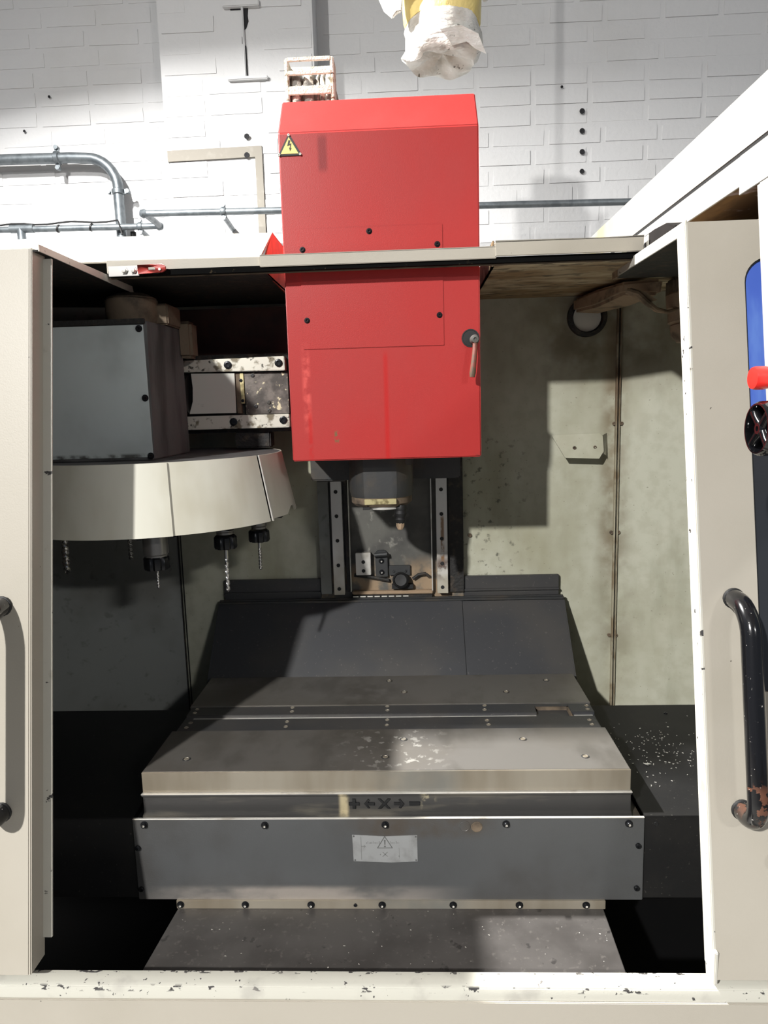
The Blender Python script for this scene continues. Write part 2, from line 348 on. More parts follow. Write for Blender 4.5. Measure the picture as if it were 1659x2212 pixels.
def lay(parent, x0, x1, y, z0, rows, jit=.0016, depth=.0022, skip=None):
    for r in range(rows):
        z = z0+r*.0765
        x = x0+(.058 if r % 2 else .115)+(-.055 if r % 5 == 3 else 0)
        if r % 2: pass
        while x-.1 < x1:
            a, b = max(x-.1105, x0), min(x+.1105, x1)
            if b-a > .06 and not (skip and skip(x, z)):
                full = b-a > .17
                me = rnd.choice(bricks if full else half)
                cx = x if (full and a == x-.1105 and b == x+.1105) else (a+b)/2
                o = link('brick', me, None, parent, (cx, y+.006-depth+rnd.uniform(-jit, jit), z+rnd.uniform(-.0015, .0015)), (0, rnd.uniform(-.006, .006), 0))
                if not full: o.scale = (min((b-a)/.105, 1.6), 1, 1)
                elif b-a < .22: o.scale = ((b-a)/.221, 1, 1)
            x += .23
lay(wall, PX1+.01, 1.95, WY, 2.13, 18)
lay(wall, -1.95, PX0-.01, WY, 2.21, 16, .001, .0018)
def ibeam_zone(x, z): return abs(x+.625) < .11 and 2.78 < z < 3.2
lay(pil, PX0+.006, PX1-.006, PY, 2.09, 18, .0015, .0022, ibeam_zone)
# the end of a steel beam built into the pier
part('steel_beam_end', MB().box(-.700, -.556, PY-.016, PY+.03, 3.056, 3.080).box(-.695, -.535, PY-.014, PY+.03, 2.792, 2.806).box(-.629, -.621, PY-.010, PY+.03, 2.80, 3.06), 'wall', pil, .003, label='steel beam end painted over')
part('mortar_gap', MB().prism([(-.621, 3.056), (-.603, 3.056), (-.606, 3.03), (-.604, 3.01), (-.614, 2.985), (-.621, 2.98)], 'y', PY+.003, PY+.008)
     .box(-.673, -.632, PY+.003, PY+.008, 3.052, 3.057).box(-.633, -.630, PY+.003, PY+.008, 2.93, 2.955).box(-.621, -.618, PY-.002, PY+.008, 2.81, 2.92), 'wall_dark', pil, label='dark gaps beside the steel beam end')
part('beige_strip', MB().prism([(PX0+.01, 2.545), (-.575, 2.549), (-.575, 2.10), (-.604, 2.10), (-.604, 2.508), (PX0+.01, 2.503)], 'y', PY-.0042, PY+.004), 'wall_beige', pil, label='beige L shaped strip on the pier')  # thin L shaped strip, beiger than the wall around it
hm = MB().lathe([(.010, 0), (.011, .003), (.007, .0035), (.001, .0005)], n=10).mesh('wall_hole'); hm.materials.append(M['wall_dark'])
for x, z, r in ((.724, 2.679, 1), (.725, 2.603, 1), (.726, 2.522, 1), (.726, 2.446, .9), (.641, 2.775, .5)):
    o = link('wall_hole', hm, None, wall, (x, WY-.003, z), FRONT); o.scale = (r, r, 1)
for x, z in ((-.644, 2.585), (-.648, 2.515)):
    o = link('wall_hole', hm, None, pil, (x+.012, PY-.004, z), FRONT)
for x, z, r in ((-1.715, 2.86, .5), (-1.49, 2.83, .5), (-1.61, 2.70, .5)):
    o = link('wall_hole', hm, None, wall, (x, WY-.003, z), FRONT); o.scale = (r, r, 1)

# conduits on the wall
def clamp(parent, c, axis, r):
    mb = MB(); c = Vector(c)
    a = Vector(axis).normalized()
    mb.lathe([(r*1.12, -.011), (r*1.3, -.008), (r*1.3, .008), (r*1.12, .011)], c, a, 14)
    s = a.cross(Vector((0, 1, 0))).normalized()
    for sg in (-1, 1):
        p = c+s*sg*r*1.9
        mb.cyl(p+Vector((0, r*.5, 0)), p-Vector((0, r*.6, 0)), .009, n=8)
        q = c+s*sg*r*1.2
        mb.hexa([q+a*.009+Vector((0, .004, 0)), q-a*.009+Vector((0, .004, 0)), p-a*.009+Vector((0, .004, 0)), p+a*.009+Vector((0, .004, 0)),
                 q+a*.009-Vector((0, .004, 0)), q-a*.009-Vector((0, .004, 0)), p-a*.009-Vector((0, .004, 0)), p+a*.009-Vector((0, .004, 0))])
    return part('pipe_clip', mb, 'galv', parent)
t = thing('conduit', 'thick galvanised conduit bending down the white wall at far left', 'conduit', (-1.8, 3.09, 2.55))
pts = [(-1.98, 3.09, 2.574), (-1.40, 3.09, 2.567), (-1.33, 3.09, 2.563)]
for k in range(1, 9):
    a = k/8*pi/2; pts.append((-1.33+.125*sin(a), 3.09, 2.438+.125*cos(a)))
pts += [(-1.206, 3.09, 2.40), (-1.203, 3.09, 2.0)]
part('pipe', MB().tube(pts, .0215, 14), 'galv', t)
clamp(t, (-1.452, 3.09, 2.568), (1, 0, 0), .021); clamp(t, (-1.205, 3.09, 2.425), (0, 0, 1), .021)
t = thing('conduit', 'thin galvanised conduit stepping out round the white brick pier', 'conduit', (-1.6, 3.05, 2.28))
# lower run on the wall, elbow out, then along the pier and on behind the red head
part('pipe', MB().tube([(-1.95, 3.05, 2.285), (-1.032, 3.05, 2.272)], .0125, 12).tube([(-1.030, 3.06, 2.272), (-1.022, 2.99, 2.272), (-1.020, 2.872, 2.272)], .0125, 12)
     .tube([(-1.03, 2.86, 2.272), (1.0, 2.86, 2.242)], .0125, 12), 'galv', t)
part('elbow', MB().lathe([(.001, -.019), (.013, -.014), (.018, 0), (.013, .014), (.001, .019)], (-1.030, 3.05, 2.272), (1, 1, 0), 14), 'galv', t)
part('elbow', MB().lathe([(.001, -.019), (.013, -.014), (.018, 0), (.013, .014), (.001, .019)], (-1.022, 2.86, 2.272), (1, 1, 0), 14), 'galv', t)
part('tee_fitting', MB().cyl((-1.66, 3.05, 2.283), (-1.56, 3.05, 2.282), .017, n=14).cyl((-1.615, 3.05, 2.283), (-1.615, 3.05, 2.225), .017, n=14), 'galv', t)
clamp(t, (-1.11, 3.05, 2.273), (1, 0, 0), .0125); clamp(t, (-.71, 2.86, 2.268), (1, 0, 0), .0125)
part('stand_off', MB().cyl((-.71, 2.872, 2.25), (-.71, 3.0, 2.235), .010, n=8), 'galv', t)
part('stand_off', MB().cyl((-1.11, 3.062, 2.26), (-1.11, 3.15, 2.25), .010, n=8), 'galv', t)
t2 = thing('cable', 'thin black cable tied along the lower conduit on the left wall', 'cable', (-1.6, 3.03, 2.30))
cp = [(-1.70+.05*i, 3.045, 2.2985+.004*sin(i*1.3)) for i in range(11)]+[(-1.195, 3.04, 2.29), (-1.18, 3.03, 2.24)]
part('cable_run', MB().tube(cp, .0035, 6), 'rubber', t2)
for x in (-1.455, -1.315):
    part('cable_tie', MB().lathe([(.0145, -.004), (.0165, -.003), (.0165, .003), (.0145, .004)], (x, 3.05, 2.2775), (1, .0, -.35), 12), 'rubber', t2)
t = thing('conduit', 'short black ended pipe standing behind the left roof cover', 'conduit', (-1.19, 3.09, 2.0))
part('pipe', MB().cyl((-1.155, 3.09, 1.9), (-1.155, 3.09, 2.26), .010, n=10), 'galv', t)
part('pipe_end', MB().cyl((-1.155, 3.088, 2.22), (-1.155, 3.088, 2.262), .012, n=10), 'rubber', t)

# ------------------------------------------------------------------ machine enclosure (fixed sheet metal)
YB = 1.72
enc = thing('machine_enclosure', 'cream sheet metal cabinet around the milling machine with stained inside', 'machine enclosure', (-.06, 1.3, 0))
K = .28     # the outer back panels angle forwards a little
# back panels each side of the column
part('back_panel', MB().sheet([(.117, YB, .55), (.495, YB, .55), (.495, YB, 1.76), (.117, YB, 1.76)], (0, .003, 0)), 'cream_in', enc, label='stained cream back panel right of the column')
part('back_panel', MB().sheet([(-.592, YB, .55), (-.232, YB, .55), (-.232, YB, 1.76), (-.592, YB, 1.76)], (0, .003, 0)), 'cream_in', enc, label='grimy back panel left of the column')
part('side_panel', MB().sheet([(.490, YB-.002, .55), (.95, YB-.46*K, .55), (.95, YB-.46*K, 1.85), (.490, YB-.002, 1.85)], (0, .003, 0)), 'cream_in', enc, label='stained cream side panel right of the seam')
part('side_panel', MB().sheet([(-1.05, YB-.46*K, .55), (-.588, YB-.002, .55), (-.588, YB-.002, 1.85), (-1.05, YB-.46*K, 1.85)], (0, .003, 0)), 'cream_dark', enc, label='shade darkened side panel behind the tool carousel')
part('end_panel', MB().box(.95, .953, .93, YB-.46*K, .3, 1.85), 'cream_in', enc)
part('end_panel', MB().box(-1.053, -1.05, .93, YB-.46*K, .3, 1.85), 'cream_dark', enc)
part('seam_flange', MB().box(.481, .4845, YB-.009, YB, .56, 1.737).box(.4885, .4905, YB-.011, YB, .56, 1.737), 'seam', enc, label='raised vertical seam flange on the right')
part('seam_gap', MB().box(.4858, .4872, YB-.004, YB, .56, 1.737), 'soot_and_shade', enc)
part('seam_flange', MB().box(-.5895, -.587, YB-.005, YB, .56, 1.737).box(-.583, -.5812, YB-.004, YB, .56, 1.737), 'soot_and_shade', enc, label='raised vertical seam flange on the left')
screws(enc, [(.479, YB-.002, 1.448), (.4955, YB-.004, 1.448), (.477, YB-.002, 1.186), (.4935, YB-.004, 1.186), (.476, YB-.002, .928), (.492, YB-.004, .928)], r=.0045, m='tan_dark')
screws(enc, [(.105+.03, YB-.001, 1.186)], r=.005, m='tan_dark')
# folded bracket riveted to the right back panel
part('folded_bracket', MB().sheet([(.332, YB-.002, 1.424), (.445, YB-.002, 1.426), (.452, YB-.006, 1.418), (.449, YB-.030, 1.385), (.437, YB-.034, 1.368), (.358, YB-.034, 1.372)], (0, .003, -.001))
     .sheet([(.452, YB-.001, 1.420), (.462, YB-.001, 1.426), (.462, YB-.001, 1.372), (.449, YB-.030, 1.378)], (.001, 0, 0)), 'cream_in', enc, label='folded cream deflector flap low shadowed underneath')
screws(enc, [(.382, YB-.021, 1.394), (.430, YB-.021, 1.394)], r=.004, m='tan_dark')
# ceiling of the cabinet with the slot for the head
ZC = 1.738
part('roof_panel', MB().box(.150, .60, 1.32, YB, ZC+.006, ZC+.010), 'ceil_in', enc, label='rusty brown underside of the right roof panel')
part('roof_panel', MB().box(.60, .95, 1.10, YB, ZC+.06, ZC+.064), 'ceil_in', enc)
part('roof_panel', MB().box(-1.05, -.262, 1.32, YB, ZC+.012, ZC+.016), 'soot_and_shade', enc, label='shadow black underside of the left roof panel')  # black colour carries the shadow under the left roof
part('roof_flange', MB().box(.150, .153, 1.325, 1.66, ZC+.006, ZC+.05), 'ceil_in', enc, label='brown upturned edge of the roof slot')
# left sloping roof cover with its front lip
part('roof_cover', MB().sheet([(-1.10, 1.322, 1.783), (-.264, 1.310, 1.771), (-.262, 1.430, 1.8415), (-1.10, 1.442, 1.854)], (0, .002, -.003))
     .sheet([(-1.10, 1.442, 1.854), (-.262, 1.430, 1.8415), (-.262, 1.69, 1.8415), (-1.10, 1.69, 1.854)], (0, 0, -.003))
     .sheet([(-.5445, 1.3125, 1.7535), (-.264, 1.308, 1.7505), (-.264, 1.308, 1.7725), (-.5445, 1.3125, 1.777)], (0, .003, 0)), 'cream', enc, .001, label='cream sloping roof cover on the left')
part('cover_cheek', MB().sheet([(-.262, 1.313, 1.752), (-.262, 1.430, 1.841), (-.262, 1.69, 1.841), (-.262, 1.69, 1.745)], (-.003, 0, 0)), 'red_flap', enc, label='rusty orange red end cheek of the left roof cover')
part('front_bar', MB().box(-.264, .154, 1.303, 1.307, 1.7537, 1.7741).box(-.264, .154, 1.303, 1.323, 1.7716, 1.7746), 'cream', enc, .001, label='thin cream bar crossing in front of the red head')
part('front_lip', MB().box(.1525, .408, 1.3005, 1.3045, 1.7567, 1.782).box(.1525, .408, 1.3005, 1.322, 1.779, 1.782), 'cream', enc, .001, label='cream front lip of the right roof panel')
part('gasket', MB().box(-.54, .406, 1.3075, 1.322, 1.747, 1.757), 'gasket', enc, label='black gasket strip under the roof bar')
part('gasket_edge', MB().box(-.54, .406, 1.318, 1.322, 1.745, 1.747), 'tan_dark', enc)
# port in the back wall and the duct that leads from it
part('wall_port', MB().lathe([(.045, 0), (.045, .014), (.036, .016), (.034, .002), (.001, .001)], (.411, YB-.001, 1.695), (0, -1, 0), 28), 'soot_and_shade', enc, label='round black rimmed port high in the back panel')
part('port_cap', MB().lathe([(.033, 0), (.032, .006), (.001, .009)], (.411, YB-.002, 1.694), (0, -1, 0), 24), 'grey_plate', enc, label='pale disc inside the round port')
part('air_duct', MB().loft([[(x, y, z) for x, y, z in ((.375, 1.70, 1.705), (.435, 1.70, 1.700), (.440, 1.70, 1.735), (.375, 1.70, 1.735))],
                            [(.395, 1.58, 1.700), (.470, 1.56, 1.698), (.475, 1.56, 1.736), (.395, 1.58, 1.736)],
                            [(.425, 1.49, 1.712), (.495, 1.46, 1.705), (.500, 1.46, 1.736), (.425, 1.49, 1.736)]]), 'tan', enc, .006, label='tan dust coated duct under the roof')
# fixed front below the doors
M['sill'] = mat('chipped_sill_paint', (186, 184, 174), .35, layers=[
    dict(c=(62, 60, 60), s=130, lo=.585, hi=.60, f=1, d=6, st=(.6, 1, 1), box={'Z': (.7025, .72, .0008), 'Y': (.902, .92, .0015)}), dict(c=(62, 60, 60), s=120, lo=.595, hi=.61, f=1, d=6, st=(.5, 1, 1), box={'Z': (.695, .7015, .0015)}), dict(c=(70, 68, 68), s=110, lo=.675, hi=.69, f=1, d=5), dict(c=(150, 146, 140), s=14, lo=.55, hi=.7, f=.5)], bump=(420, .2, .0006))
sill = MB().prism([(.878, .30), (.878, .690), (.8815, .7005), (.888, .7045), (.908, .7035), (.908, .30)], 'x', -1.3, 1.3)
part('front_sill', sill, 'sill', enc, .0012, label='chipped cream front sill below the doors')
part('front_plate', MB().box(-1.3, 1.3, .8745, .8785, .20, .685), 'cream', enc, .001, label='cream front plate under the sill')
part('sump_floor', MB().box(-1.0, .95, .91, 1.72, .34, .35), 'sump', enc, label='dark sump floor')
part('sump_back', MB().box(-1.05, .95, 1.722, 1.726, .34, .56), 'sump', enc)
part('gutter_plate', MB().hexa([(.32, 1.00, .50), (.75, 1.00, .50), (.75, 1.5, .55), (.32, 1.5, .55), (.32, 1.00, .505), (.75, 1.00, .505), (.75, 1.5, .555), (.32, 1.5, .555)]), 'sump', enc)

# ------------------------------------------------------------------ machine column with rails
col = thing('machine_column', 'dark grimy column with two upright bright rails behind the spindle', 'machine column', (-.06, 1.9, .5))
part('body', MB().box(-.234, .119, 1.708, 2.05, .55, 1.95), 'column', col, .002)
part('side_wall', MB().box(-.232, -.206, 1.695, 1.71, 1.05, 1.73), 'cream_dark', col); part('side_wall', MB().box(.083, .118, 1.698, 1.71, 1.05, 1.73), 'soot_and_shade', col)
for x0, lab in ((-.199, 'left bright linear rail'), (.053, 'right linear rail with rust runs')):
    r = part('rail', MB().prism([(x0, 1.706), (x0, 1.696), (x0+.003, 1.692), (x0, 1.688), (x0, 1.685), (x0+.026, 1.685), (x0+.026, 1.688), (x0+.023, 1.692), (x0+.026, 1.696), (x0+.026, 1.706)], 'z', 1.050, 1.74), 'rail', col, .0006, label=lab)
    for z in (1.304, 1.245, 1.185, 1.124, 1.065):
        link('rail_bore', screw_mesh('bore', .0046, .001, 'rubber'), None, r, (x0+.0125, 1.6848, z), FRONT)
part('rail_edge', MB().box(-.168, -.161, 1.692, 1.71, 1.055, 1.73), 'soot_and_shade', col); part('rail_edge', MB().box(.040, .0425, 1.692, 1.71, 1.055, 1.73), 'bright', col, label='bright strip beside the right rail')
part('rail_edge', MB().box(-.1595, -.157, 1.694, 1.71, 1.055, 1.73), 'grey_plate', col, label='pale strip beside the left rail')
b = part('stop_block', MB().box(-.1445, -.108, 1.690, 1.71, 1.097, 1.152), 'bright', col, .001, label='bright square block with two holes')
for z in (1.130, 1.108): link('bore', screw_mesh('bore', .0045, .001, 'rubber'), None, b, (-.126, 1.6898, z), FRONT)
b = part('switch_plate', MB().prism([(-.097, 1.09), (-.067, 1.09), (-.067, 1.150), (-.073, 1.156), (-.091, 1.156), (-.097, 1.150)], 'y', 1.698, 1.71), 'cast', col, .001, label='grey switch plate with two domed screws')
screws(b, [(-.082, 1.698, 1.130), (-.082, 1.698, 1.102)], 'washer', .0045, .005, 'holder')
part('roller', MB().cyl((-.098, 1.692, 1.146), (-.067, 1.692, 1.148), .0055, n=12), 'cast', b)
b = part('sensor_bracket', MB().box(-.064, -.012, 1.700, 1.71, 1.093, 1.117), 'cast', col, .001)
screws(b, [(-.053, 1.700, 1.104), (-.024, 1.700, 1.104)], 'washer', .003, .003, 'cast')
part('bumper', MB().lathe([(.018, 0), (.020, .004), (.020, .018), (.016, .022), (.014, .019), (.001, .018)], (-.036, 1.703, 1.080), (0, -1, .25), 20).box(-.058, -.006, 1.694, 1.712, 1.060, 1.071), 'rubber', col, .0, label='round black rubber bumper')
part('cable_hook', MB().tube([(-.006, 1.702, 1.083), (.008, 1.700, 1.094), (.024, 1.700, 1.096), (.034, 1.702, 1.088)], .004, 8), 'soot_and_shade', col)
part('cable_hook', MB().tube([(-.150, 1.702, 1.095), (-.11, 1.700, 1.090), (-.065, 1.700, 1.081)], .0045, 8), 'soot_and_shade', col)
part('toothed_strip', MB().box(-.156, .040, 1.690, 1.712, 1.040, 1.046), 'soot_and_shade', col)
tm = MB().box(-.0065, .0065, -.001, .001, -.0012, .0012).mesh('tooth'); tm.materials.append(M['grey_plate'])
for k in range(8): link('tooth', tm, None, col, (-.147+k*.0175, 1.6895, 1.0435))
part('residue_lip', MB().box(-.156, .042, 1.694, 1.712, 1.047, 1.055), 'tan', col, .002)

# ------------------------------------------------------------------ sloping rear way cover
rc = thing('rear_way_cover', 'black sloping way cover rising behind the work table', 'way cover', (-.06, 1.6, .85))
X0, X1 = -.486, .358
part('slope_plate', MB().sheet([(X0, 1.545, .872), (X1, 1.545, .872), (X1, 1.690, 1.031), (X0, 1.690, 1.031)], (0, .003, -.003)), 'black', rc, .0006)
part('slope_plate', MB().sheet([(-.230, 1.5425, .8735), (.112, 1.5425, .8735), (.112, 1.6855, 1.0305), (-.230, 1.6855, 1.0305)], (0, .002, -.002)), 'black', rc, .0004, label='narrower overlapping middle plate')
part('side_return', MB().sheet([(X1, 1.545, .872), (X1, 1.690, 1.031), (X1, 1.718, 1.03), (X1, 1.718, .83), (X1, 1.545, .83)], (.002, 0, 0)), 'black', rc)
part('side_return', MB().sheet([(X0, 1.545, .872), (X0, 1.690, 1.031), (X0, 1.718, 1.03), (X0, 1.718, .83), (X0, 1.545, .83)], (-.002, 0, 0)), 'black', rc)
part('top_ledge', MB().box(X0, X1, 1.683, 1.7065, 1.031, 1.036).box(X0, X1, 1.690, 1.697, 1.036, 1.0392), 'cast', rc, .001, label='dusty ledge along the top')
part('wiper_flange', MB().box(X0+.01, -.2345, 1.706, 1.716, 1.036, 1.086).box(X0+.01, -.2345, 1.700, 1.712, 1.050, 1.055), 'black', rc, .001)
part('wiper_flange', MB().box(.1195, X1-.008, 1.706, 1.716, 1.036, 1.086).box(.1195, X1-.008, 1.700, 1.712, 1.050, 1.055), 'black', rc, .001)

# ------------------------------------------------------------------ X way covers, saddle and base
xc = thing('side_way_cover', 'flat black way cover right of the work table with scattered chips', 'way cover', (.65, 1.3, .68))
part('top_plate', MB().box(.366, .95, 1.092, 1.526, .8255, .828), 'black_floor', xc, .0008)
part('front_plate', MB().box(.366, .95, 1.092, 1.0945, .681, .8265), 'black_floor', xc, .0006)
link('screw', screw_mesh('bore', .004, .001, 'rubber'), None, xc, (.385, 1.0918, .814), FRONT)
link('screw', screw_mesh('socket', .004, .002), None, xc, (.535, 1.481, .828))
xc = thing('side_way_cover', 'flat black way cover left of the work table in deep shadow', 'way cover', (-.75, 1.3, .68))
part('top_plate', MB().box(-1.0, -.486, 1.092, 1.526, .8255, .828), 'black_floor', xc, .0008)
part('front_plate', MB().box(-1.0, -.486, 1.092, 1.0945, .681, .8265), 'black_floor', xc, .0006)

sad = thing('table_saddle', 'dark grey front apron carrying the screws and sticker under the work table', 'saddle', (-.06, 1.2, .66))
part('apron_plate', MB().box(-.484, .3645, 1.087, 1.0915, .6805, .828), 'apron', sad, .001)
part('apron_edge', MB().box(-.484, .3645, 1.0865, 1.0915, .8272, .8288), 'bright', sad, .0006, label='bright worn top edge of the apron')
part('saddle_block', MB().box(-.4852, .3652, 1.0918, 1.53, .70, .817), 'cast', sad)
part('lower_flange', MB().box(-.418, .303, 1.083, 1.088, .6665, .6815), 'steel_side', sad, .0006, label='grimy steel flange with a row of screws')
screws(sad, [(x, 1.087, z) for x, z in ((-.464, .819), (-.26, .8175), (-.059, .8175), (.14, .818), (.339, .818))], 'washer', .0042, .006, 'holder')
screws(sad, [(.355, 1.087, .779), (.354, 1.087, .703), (-.478, 1.087, .777), (-.478, 1.087, .701)], 'socket', .0045, .004, 'blackmetal')
screws(sad, [(x, 1.083, .6745) for x in (-.411, -.3, -.188, -.068, .051, .161, .271)], 'washer', .0042, .005, 'holder')
screws(sad, [(-.113, 1.083, .674)], 'socket', .003, .002)
pg = link('plug', screw_mesh('bore', .0095, .001, 'apron'), None, sad, (.072, 1.0868, .814), FRONT, 'brown ringed plug hole')
pg = link('plug', screw_mesh('bore', .0094, .001, 'tan_dark'), None, sad, (.092, 1.0868, .813), FRONT, 'tan dust filled plug hole')
part('base_plate', MB().prism([(-.43, .91), (.2965, .91), (.300, 1.088), (-.416, 1.088)], 'z', .60, .6665), 'base', sad, .001, label='scuffed flat plate in front of the apron')
part('base_leg', MB().box(-.38, .25, .93, 1.5, .345, .60), 'cast', sad)
# foil warning sticker with faded print
st = part('warning_sticker', MB().prism([(-.1145, .7995), (-.060, .7965), (-.0065, .7985), (-.0065, .7515), (-.05, .7495), (-.1135, .752)], 'y', 1.0862, 1.0872), 'sticker', sad, label='crinkled silver foil warning sticker')
def tri(cx, cz, s, w_, y, mb):
    o = [(cx, cz+s*.62), (cx-s*.62, cz-s*.42), (cx+s*.62, cz-s*.42)]
    i = [(cx, cz+s*.62-w_*2.1), (cx-s*.62+w_*1.75, cz-s*.42+w_), (cx+s*.62-w_*1.75, cz-s*.42+w_)]
    for k in range(3):
        j = (k+1) % 3; mb.prism([o[k], o[j], i[j], i[k]], 'y', y, y+.0004)
    return mb
mb = tri(-.0605, .7845, .0215, .0012, 1.0859, MB())
mb.prism([(-.0618, .7905), (-.0592, .7905), (-.0598, .7815), (-.0612, .7815)], 'y', 1.0859, 1.0863).cyl((-.0605, 1.0863, .7788), (-.0605, 1.0859, .7788), .0015, n=10)
part('print', mb, 'sticker_ink', st, label='printed warning triangle with exclamation mark')
mb = MB()
def arrow(mb, x, z, l, h, sg, y, d=.0004):
    mb.prism([(x-sg*l, z-h*.28), (x-sg*l, z+h*.28), (x, z+h*.28), (x, z-h*.28)], 'y', y, y+d)
    mb.prism([(x, z-h), (x, z+h), (x+sg*l*.8, z)], 'y', y, y+d); return mb
arrow(mb, -.0955, .7790, .004, .0028, 1, 1.0859)
mb.box(-.1005, -.0998, 1.0859, 1.0863, .755, .7965)
def cross(mb, cx, cz, s, w_, y, d=.0004):
    for sg in (1, -1):
        mb.prism([(cx-s-w_, cz-sg*s), (cx-s+w_, cz-sg*s), (cx+s+w_, cz+sg*s), (cx+s-w_, cz+sg*s)], 'y', y, y+d)
    return mb
cross(mb, -.0605, .7645, .0040, .0008, 1.0859)
mb.prism([(-.0695, .7640), (-.0675, .7655), (-.0675, .7625)], 'y', 1.0859, 1.0863).prism([(-.0375, .7625), (-.0365, .7605), (-.0385, .7605)], 'y', 1.0859, 1.0863).box(-.0372, -.0368, 1.0859, 1.0863, .757, .775)
part('print', mb, 'sticker_faint', st, label='faded arrows and X mark')
mb = MB()
for k in range(24):
    x = -.0915+k*.00235
    if abs(x+.0605) > .008: mb.box(x, x+.0006+.0005*(k % 3 == 0), 1.0859, 1.0863, .7838, .7838+.0025+.0016*(k % 4 == 1))
part('print', mb, 'sticker_faint', st, label='faded scale of short strokes')
screws(st, [(-.112, 1.0862, .7972), (-.009, 1.0862, .7962), (-.111, 1.0862, .7542), (-.009, 1.0862, .7540)], 'bore', .0014, .001, 'sticker_ink', name='rivet')

# ------------------------------------------------------------------ work table
tb = thing('work_table', 'steel work table with black slot strips in the middle of the machine', 'work table', (-.06, 1.32, .83))
TX0, TX1 = -.4715, .3475
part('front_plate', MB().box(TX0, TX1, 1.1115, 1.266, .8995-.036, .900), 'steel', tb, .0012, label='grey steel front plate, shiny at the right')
part('edge_band', MB().box(TX0-.0005, TX1+.0005, 1.1105, 1.1135, .8625, .8992), 'steel_side', tb, .0008, label='streaky steel front edge')
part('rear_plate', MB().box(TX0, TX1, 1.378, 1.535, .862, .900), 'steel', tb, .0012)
part('core', MB().box(TX0+.002, TX1-.002, 1.266, 1.378, .862, .891), 'black', tb)
fs = part('slot_strip', MB().box(TX0+.012, TX1-.006, 1.2675, 1.322, .890, .8975), 'black', tb, .0008, label='front black slot strip')
rs = part('slot_strip', MB().box(TX0+.005, .233, 1.337, 1.3765, .890, .8985).box(.233, .300, 1.366, 1.3765, .890, .8985).box(.300, TX1-.002, 1.337, 1.3765, .890, .8985), 'black', tb, .0008, label='rear black slot strip with a cut-out')
part('slot_floor', MB().box(TX0+.02, .232, 1.322, 1.337, .8905, .8925).box(.30, TX1-.006, 1.322, 1.337, .8905, .8925), 'bright', tb, label='bright bottom of the slot')
part('pocket_wall', MB().box(.233, .300, 1.3625, 1.3662, .888, .8975).box(.2965, .3005, 1.325, 1.366, .888, .8975), 'tan_dark', tb, label='dusty tan wall of the cut-out')
UP = (0, 0, 0)
screws(rs, [(x, y, .8985) for x, y in ((-.453, 1.367), (-.453, 1.350), (-.257, 1.371), (-.255, 1.352), (-.063, 1.372), (-.062, 1.353), (.134, 1.371), (.132, 1.351), (.337, 1.366), (.335, 1.349))], 'bore', .0042, .001, 'steel_side', UP)
screws(fs, [(x, y, .8975) for x, y in ((-.448, 1.306), (-.450, 1.285), (-.257, 1.307), (-.256, 1.285), (-.061, 1.311), (-.061, 1.288), (.132, 1.305), (.133, 1.286), (.327, 1.302), (.327, 1.283))], 'bore', .0042, .001, 'steel_side', UP)
for x, y in ((-.408, 1.155), (-.059, 1.157), (.284, 1.154), (-.028, 1.223), (.188, 1.220), (-.029, 1.441), (.186, 1.436), (-.063, 1.504), (.281, 1.497)):
    h = link('bolt_bore', screw_mesh('bore', .0072, .001, 'cast'), None, tb, (x, y, .8999), UP)
    link('bolt', screw_mesh('bore', .0048, .001, 'steel_side'), None, h, (x, y, .9005), UP)
lb = part('axis_strip', MB().prism([(1.118, .8225), (1.113, .8205), (1.105, .8195), (1.105, .8235), (1.1115, .8265), (1.1125, .855), (1.106, .8575), (1.106, .8615), (1.118, .8615)], 'x', -.4735, .3495), 'label_bar', tb, .0008, label='black cast strip marked + ← X → −')
part('worn_edge', MB().box(-.4735, .3495, 1.1052, 1.1120, .8612, .8624).box(-.4735, .3495, 1.1045, 1.108, .8191, .8199), 'bright', tb, label='bright worn edges of the axis strip')
# raised + <- X -> - marks with dark edges
def mark(poly):
    mb = MB(); mb.prism(poly, 'y', 1.1088, 1.1115); return mb
Y_ = 1.1085
def S2(pts, cx, cz, s): return [(cx+x*s, cz+z*s) for x, z in pts]
plus = [(-.3, 1), (.3, 1), (.3, .3), (1, .3), (1, -.3), (.3, -.3), (.3, -1), (-.3, -1), (-.3, -.3), (-1, -.3), (-1, .3), (-.3, .3)]
arr = [(-1, 0), (-.25, .95), (.05, .8), (-.35, .28), (1, .28), (1, -.28), (-.35, -.28), (.05, -.8), (-.25, -.95)]
ex = [(-1.2, 1), (-.7, 1), (0, .28), (.7, 1), (1.2, 1), (.3, 0), (1.2, -1), (.7, -1), (0, -.28), (-.7, -1), (-1.2, -1), (-.3, 0)]
minus = [(-1, .35), (1, .35), (1, -.35), (-1, -.35)]
for nm, poly, cx, s in (('plus', plus, -.112, .0088), ('arrow', arr, -.086, .0085), ('letter', ex, -.061, .0088), ('arrow', [(-x, z) for x, z in arr][::-1], -.036, .0085), ('minus', minus, -.010, .0088)):
    part('raised_'+nm, MB().prism(S2(poly, cx, .8405, s), 'y', 1.1098, 1.1130), 'rubber', lb, label='cast '+nm+' mark')
